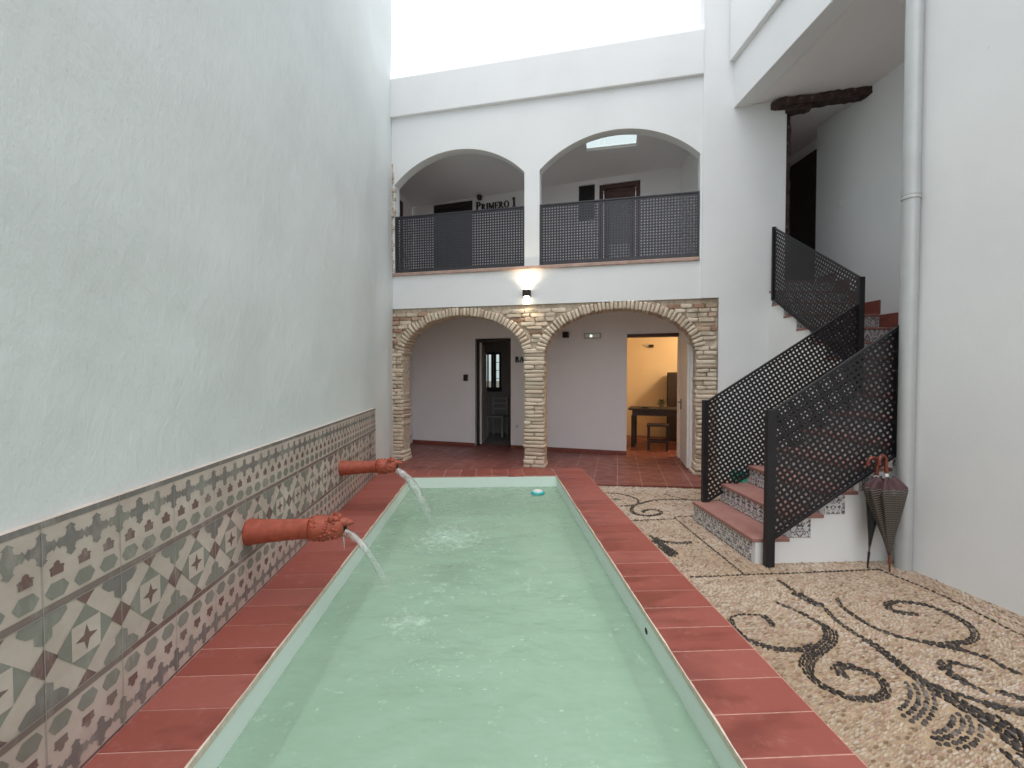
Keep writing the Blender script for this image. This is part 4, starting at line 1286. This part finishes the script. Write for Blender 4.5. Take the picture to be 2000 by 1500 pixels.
bw_ = fitting('bowl', 'low pale bowl on the left half of the dark table', 'bowl', 1.72, 1.12, .735)
m = MB(); m.lathe([(0, .05), (.012, .07), (.035, .11), (.032, .104), (.012, .05)], 24); m.build('bowl', M['clay'], bw_, smooth=True)
ch = fitting('chair', 'pale chair in the dim room beyond the dark left door', 'chair', -1.40, 1.55, 0)
m = MB(); m.box(-.19, .19, -.19, .19, .43, .46); m.build('seat', M['grey_plastic'], ch, bevel=.006)  # grey tone puts the room's dimness into a white chair
for a in (-.17, .17):
    for bq in (-.17, .17):
        m = MB(); m.box(a - .017, a + .017, bq - .017, bq + .017, 0, .43 if bq < 0 else .86); m.build('leg', M['grey_plastic'], ch)
m = MB()
for zz in (.58, .70, .81): m.box(-.152, .152, .158, .178, zz, zz + .04)
m.build('backrest', M['grey_plastic'], ch)
# the lamp that lights this room hangs out of sight above the doorway
rl = fitting('ceiling_lamp', 'ceiling lamp lighting the right room', 'ceiling lamp', 3.0, 1.1, 2.42)
m = MB(); m.lathe([(0, .10), (-.03, .12), (-.06, .08)], 24); m.build('lamp_shade', M['lamp_glow'], rl, smooth=True)
pl = bpy.data.lights.new('room_bulb', 'POINT'); po = bpy.data.objects.new('room_bulb', pl); COL.objects.link(po); po.parent = rl; po.location = (0, 0, -.16)
pl.energy = 34; pl.color = (1, .70, .40); pl.shadow_soft_size = .10

# ------------------------------------------------------------------ pebble floor
# the black motif: (stone kind, widths along it, points on the floor in metres)
CURVES = [
    (0,(0.014,0.03),[(1.966,2.955),(1.97,2.873),(1.966,2.792)]),
    (0,(0.05,0.075,0.075,0.04),[(1.958,2.781),(1.978,2.714),(1.993,2.646),(2.017,2.593)]),
    (0,(0.03,0.034,0.04,0.05,0.06,0.08,0.1,0.14,0.2),[(2.017,2.593),(1.986,2.486),(1.978,2.365),(1.991,2.247),(1.991,2.126),(1.98,2.023),(1.983,1.975),(1.982,1.901),(2.001,1.836),(2.015,1.766),(2.039,1.709),(2.038,1.648),(2.037,1.591),(2.039,1.53),(2.052,1.453)]),
    (0,(0.012,0.02,0.03),[(1.752,2.679),(1.797,2.609),(1.832,2.54),(1.856,2.448),(1.872,2.404)]),
    (0,(0.03,0.075,0.075,0.07,0.05,0.05,0.05,0.045,0.04,0.035,0.04,0.04),[(1.872,2.404),(1.857,2.347),(1.798,2.271),(1.704,2.209),(1.593,2.138),(1.527,2.076),(1.495,2.004),(1.5,1.941),(1.535,1.885),(1.584,1.851),(1.646,1.843),(1.715,1.861),(1.771,1.9),(1.802,1.966),(1.795,2.014),(1.755,2.01)]),
    (0,(0.035,0.045,0.05,0.035),[(1.771,2.033),(1.743,2.051),(1.706,2.067),(1.658,2.047),(1.65,2.009),(1.663,1.984)]),
    (0,(0.035,0.02,0.02,0.03,0.03,0.035,0.03),[(1.583,2.41),(1.592,2.47),(1.576,2.525),(1.522,2.537),(1.44,2.535),(1.381,2.498),(1.352,2.404),(1.354,2.331),(1.382,2.269),(1.421,2.23),(1.486,2.206),(1.559,2.195),(1.631,2.208),(1.685,2.232)]),
    (0,(0.03,0.035,0.03,0.028,0.028,0.05,0.03,0.02,0.02),[(2.18,2.704),(2.131,2.603),(2.121,2.489),(2.125,2.4),(2.155,2.324),(2.203,2.274),(2.256,2.241),(2.305,2.216),(2.373,2.184),(2.434,2.124),(2.477,2.068),(2.47,2.005),(2.494,1.956)]),
    (0,(0.03,0.03,0.045,0.04,0.03,0.025,0.04,0.04,0.03),[(2.377,2.205),(2.506,2.221),(2.6,2.263),(2.668,2.34),(2.692,2.425),(2.688,2.517),(2.653,2.588),(2.579,2.622),(2.505,2.636),(2.428,2.609),(2.394,2.551),(2.42,2.511),(2.507,2.494)]),
    (0,(0.01,0.03,0.05,0.05,0.02),[(2.328,2.0),(2.283,2.052),(2.232,2.061),(2.18,2.032),(2.166,1.983),(2.169,1.925),(2.197,1.858)]),
    (0,(0.02,0.03,0.04),[(2.236,1.878),(2.275,1.844),(2.32,1.81),(2.373,1.768)]),
    (0,(0.02,0.03,0.05,0.06),[(2.014,1.933),(2.038,1.871),(2.093,1.822),(2.147,1.769),(2.22,1.737),(2.303,1.687)]),
    (1,(0.07,0.085,0.1,0.085,0.04),[(1.944,1.947),(1.922,1.893),(1.873,1.832),(1.799,1.777),(1.724,1.738),(1.684,1.727)]),
    (1,(0.06,0.09,0.10,0.075,0.03),[(1.963,1.759),(1.933,1.705),(1.871,1.656),(1.786,1.623),(1.722,1.615),(1.692,1.632)]),
    (0,(0.03,0.03),[(1.924,1.566),(1.906,1.508),(1.889,1.454)]),
    (0,(0.013,0.013),[(1.379,3.027),(1.574,3.033),(1.788,3.046),(2.225,3.057),(2.799,3.084)]),
    (0,(0.018,0.018),[(2.799,3.084),(2.868,2.71),(2.863,2.258),(2.859,2.037)]),
    (0,(0.018,0.018),[(1.804,4.297),(1.791,3.699),(1.788,3.341),(1.783,3.042)]),
    (0,(0.02,0.02),[(1.195,4.199),(1.36,4.228),(1.575,4.243),(1.79,4.265)]),
    (0,(0.015,0.015),[(1.81,4.313),(1.942,4.33),(2.09,4.333),(2.164,4.339)]),
    (0,(0.02,0.03),[(1.365,5.234),(1.51,5.18),(1.613,5.059),(1.642,4.904),(1.571,4.743),(1.455,4.709),(1.369,4.694)]),
    (0,(0.03,0.04),[(1.358,4.97),(1.461,4.947)]),
    (0,(0.03,0.025),[(1.571,4.743),(1.741,4.857),(1.883,4.914),(2.068,4.918),(2.353,4.869),(2.528,4.852),(2.703,4.904)]),
    (0,(0.03,0.04,0.03),[(1.548,4.744),(1.471,4.594),(1.453,4.45),(1.524,4.371),(1.633,4.372),(1.73,4.454),(1.728,4.537),(1.645,4.556),(1.552,4.498),(1.569,4.469)]),
    (0,(0.015,0.02),[(2.032,5.154),(2.108,5.012),(2.207,4.898)]),
    (0,(0.02,0.02),[(2.424,5.125),(2.489,5.179),(2.55,5.119),(2.621,5.033)]),
    (0,(0.03,0.05,0.04),[(1.381,3.846),(1.427,3.716),(1.494,3.653)]),
    (0,(0.05,0.07,0.05),[(1.382,3.719),(1.418,3.598),(1.451,3.42)]),
    (0,(0.06,0.06),[(1.391,3.576),(1.4,3.465),(1.409,3.38)]),
    (2,(0.05,0.03,0.06),[(1.494,3.653),(1.583,3.648),(1.687,3.655)]),
]

def in_floor(x, y, mg=0):
    ok = (x > 1.336 + mg) & (y < 5.62 - (x - 1.31) * .2196 - mg) & (y > .2)
    ok &= x < 3.02 + .11 * (3.12 - y) * (y < 3.12) + (y >= 3.12) * 2.0 - mg
    ok &= ~((x > 1.955 - mg) & (y > 3.222 - mg) & (y < 4.218 + mg))
    ok &= ~((y >= 4.2) & (x > 3.63 - mg)) & ~((y > 3.1) & (y < 3.23) & (x > 3.02))
    ok |= (x > 2.30 + mg) & (y >= 5.40) & (x < 3.5) & (y < 6.55 - (x - .65) * .2837 - mg)
    return ok
def pebble_floor():
    pos, ang, dim, mat = [], [], [], []
    # dark motif
    dense = []
    for kind, ws, pts in CURVES:
        P = np.array(pts, float)
        # Catmull-Rom resample
        Q = np.vstack([2 * P[0] - P[1], P, 2 * P[-1] - P[-2]])
        sm, wv = [], []
        for i in range(len(P) - 1):
            a, b_, c_, d_ = Q[i], Q[i + 1], Q[i + 2], Q[i + 3]
            nst = max(2, int(np.linalg.norm(c_ - b_) / .006))
            for t_ in np.linspace(0, 1, nst, endpoint=False):
                sm.append(.5 * (2 * b_ + (c_ - a) * t_ + (2 * a - 5 * b_ + 4 * c_ - d_) * t_ ** 2 + (3 * b_ - a - 3 * c_ + d_) * t_ ** 3))
                k = (i + t_) / (len(P) - 1) * (len(ws) - 1); k0 = min(int(k), len(ws) - 2)
                wv.append(ws[k0] + (ws[k0 + 1] - ws[k0]) * (k - k0))
        sm = np.array(sm); wv = np.array(wv)
        T_ = np.gradient(sm, axis=0); T_ /= np.linalg.norm(T_, axis=1)[:, None] + 1e-9
        s_ = np.concatenate([[0], np.cumsum(np.linalg.norm(np.diff(sm, axis=0), axis=1))])
        for p, w_0 in zip(sm[::2], wv[::2]): dense.append((p[0], p[1], w_0 / 2))
        rp, pl_ = (.0265, .030) if kind == 1 else (.0138, .033)
        nr = max(1, int(round(wv.max() / rp)))
        for r0 in range(nr):
            off0 = (r0 - (nr - 1) / 2) * rp
            d0 = rng.uniform(0, pl_)
            while d0 < s_[-1]:
                i = min(int(np.searchsorted(s_, d0)), len(sm) - 1)
                lo = pl_ * rng.uniform(.8, 1.15)
                if abs(off0) <= wv[i] / 2 + .002 or nr == 1:
                    nrm = np.array([-T_[i][1], T_[i][0]])
                    p = sm[i] + nrm * (off0 + rng.normal(0, .0012))
                    pos.append(p); ang.append(math.atan2(T_[i][1], T_[i][0]) + rng.normal(0, .12))
                    if kind == 1: dim.append((.0125 * rng.uniform(.8, 1.15), .0108 * rng.uniform(.8, 1.1), .009))
                    else: dim.append((lo * .51, .0068 * rng.uniform(.88, 1.15), .0085))
                    kk = d0 / s_[-1]
                    grey = (kind == 1 and rng.random() < .95 - kk * .75) or (kind == 2 and rng.random() < .6) or rng.random() < .06
                    mat.append(2 if grey else 1)
                d0 += lo
    D = np.array(dense)
    # light pebbles laid in rows, each bay with its own direction
    bays = [(1, 12), (2, 78), (3, 40), (4, 108), (5, -6)]
    def bay(x, y):
        b_ = np.full(x.shape, 1)
        b_[(y < 3.08) & (x > 2.80 + np.where(y < 2.71, .06, .0) + (3.08 - y) * 0.02)] = 2
        b_[(y >= 3.045) & (x < 1.80) & (y < 4.26)] = 3
        b_[(y >= 3.05) & (x >= 1.79) & (y < 4.33)] = 4
        b_[(y >= 4.26) & (x < 1.80) | (y >= 4.33)] = 5
        return b_
    LP = []
    for bid, dg in bays:
        th = R(dg); c_, s2 = math.cos(th), math.sin(th)
        pit, row = (.0335, .0119) if bid != 2 else (.029, .0112)
        nq, npp = int(8 / row), int(8 / pit)
        J, I = np.mgrid[0:nq, 0:npp]
        p = (I + rng.random(nq)[:, None]) * pit - 4 + rng.normal(0, .003, I.shape); q = J * row - 4 + rng.normal(0, .0012, I.shape)
        wv = .05 * np.sin(p * 2.3 + bid) + .022 * np.sin(p * 5.1 + q * 3 + bid * 2); slope = .05 * 2.3 * np.cos(p * 2.3 + bid) + .022 * 5.1 * np.cos(p * 5.1 + q * 3 + bid * 2)
        q2 = q + wv
        x = 2.2 + p * c_ - q2 * s2; y = 3.0 + p * s2 + q2 * c_
        k = (x > 1.2) & (x < 3.8) & (y > .2) & (y < 6.2)
        x, y, sl = x[k], y[k], slope[k]
        k = in_floor(x, y, .004) & (bay(x, y) == bid)
        LP.append(np.column_stack([x[k], y[k], th + np.arctan(sl[k])]))
    LP = np.vstack(LP)
    keep = np.ones(len(LP), bool)
    for i in range(0, len(LP), 3000):
        d = np.hypot(LP[i:i + 3000, 0, None] - D[None, :, 0], LP[i:i + 3000, 1, None] - D[None, :, 1]) - D[None, :, 2]
        keep[i:i + 3000] = d.min(axis=1) > .0065
    LP = LP[keep]
    n = len(LP)
    pos = np.array(pos); ang = np.array(ang); dim = np.array(dim); mat = np.array(mat)
    k = in_floor(pos[:, 0], pos[:, 1], .004)
    pos, ang, dim, mat = pos[k], ang[k], dim[k], mat[k]
    dl = np.column_stack([.0166 * rng.uniform(.75, 1.1, n), .0054 * rng.uniform(.75, 1.15, n), .0066 * rng.uniform(.6, 1.4, n)])
    pos = np.vstack([pos, LP[:, :2]]); ang = np.concatenate([ang, LP[:, 2] + rng.normal(0, .10, n)]); dim = np.vstack([dim, dl]); mat = np.concatenate([mat, np.zeros(n, int)])
    N_ = len(pos)
    # template: half ellipsoid, apex + two rings
    RG = 8; a = np.arange(RG) * 2 * np.pi / RG
    tv = np.vstack([[[0, 0, 1]], np.column_stack([.66 * np.cos(a), .66 * np.sin(a), np.full(RG, .74)]), np.column_stack([np.cos(a), np.sin(a), np.full(RG, -.15)])])
    NV = len(tv)
    V = tv[None] * dim[:, None, :]
    V *= 1 + rng.normal(0, .05, (N_, NV, 1))
    c_, s2 = np.cos(ang)[:, None], np.sin(ang)[:, None]
    W = np.empty_like(V)
    W[:, :, 0] = V[:, :, 0] * c_ - V[:, :, 1] * s2 + pos[:, 0, None]
    W[:, :, 1] = V[:, :, 0] * s2 + V[:, :, 1] * c_ + pos[:, 1, None]
    W[:, :, 2] = V[:, :, 2] - .0155 + rng.normal(0, .0012, (N_, 1))
    tri = np.array([[0, 1 + i, 1 + (i + 1) % RG] for i in range(RG)]); quad = np.array([[1 + i, 1 + RG + i, 1 + RG + (i + 1) % RG, 1 + (i + 1) % RG] for i in range(RG)])
    base = (np.arange(N_) * NV)[:, None, None]
    LT = (tri[None] + base).reshape(N_, -1); LQ = (quad[None] + base).reshape(N_, -1)
    loops = np.concatenate([LT, LQ], axis=1).ravel()
    tot = np.tile(np.array([3] * RG + [4] * RG), N_)
    start = np.concatenate([[0], np.cumsum(tot)[:-1]])
    mi = np.repeat(mat, 2 * RG)
    bed = np.array([(1.33, .2, -.0165), (4.6, .2, -.0165), (4.6, 6.3, -.0165), (1.33, 6.3, -.0165)])
    verts = np.vstack([W.reshape(-1, 3), bed]); b0 = N_ * NV
    loops = np.concatenate([loops, [b0, b0 + 1, b0 + 2, b0 + 3]]); start = np.concatenate([start, [len(loops) - 4]]); tot = np.concatenate([tot, [4]]); mi = np.concatenate([mi, [3]])
    me = bpy.data.meshes.new('pebble_floor')
    me.vertices.add(len(verts)); me.vertices.foreach_set('co', verts.astype(np.float32).ravel())
    me.loops.add(len(loops)); me.loops.foreach_set('vertex_index', loops.astype(np.int32))
    me.polygons.add(len(tot)); me.polygons.foreach_set('loop_start', start.astype(np.int32))
    try: me.polygons.foreach_set('loop_total', tot.astype(np.int32))
    except Exception: pass
    for k in ('pebble', 'pebble_dark', 'pebble_grey', 'pebble_bed'): me.materials.append(M[k])
    me.polygons.foreach_set('material_index', mi.astype(np.int32))
    me.polygons.foreach_set('use_smooth', np.ones(len(tot), bool))
    me.update(calc_edges=True); me.validate()
    o = bpy.data.objects.new('pebble_floor', me); COL.objects.link(o); o['kind'] = 'structure'
    print('pebbles', N_)
pebble_floor()
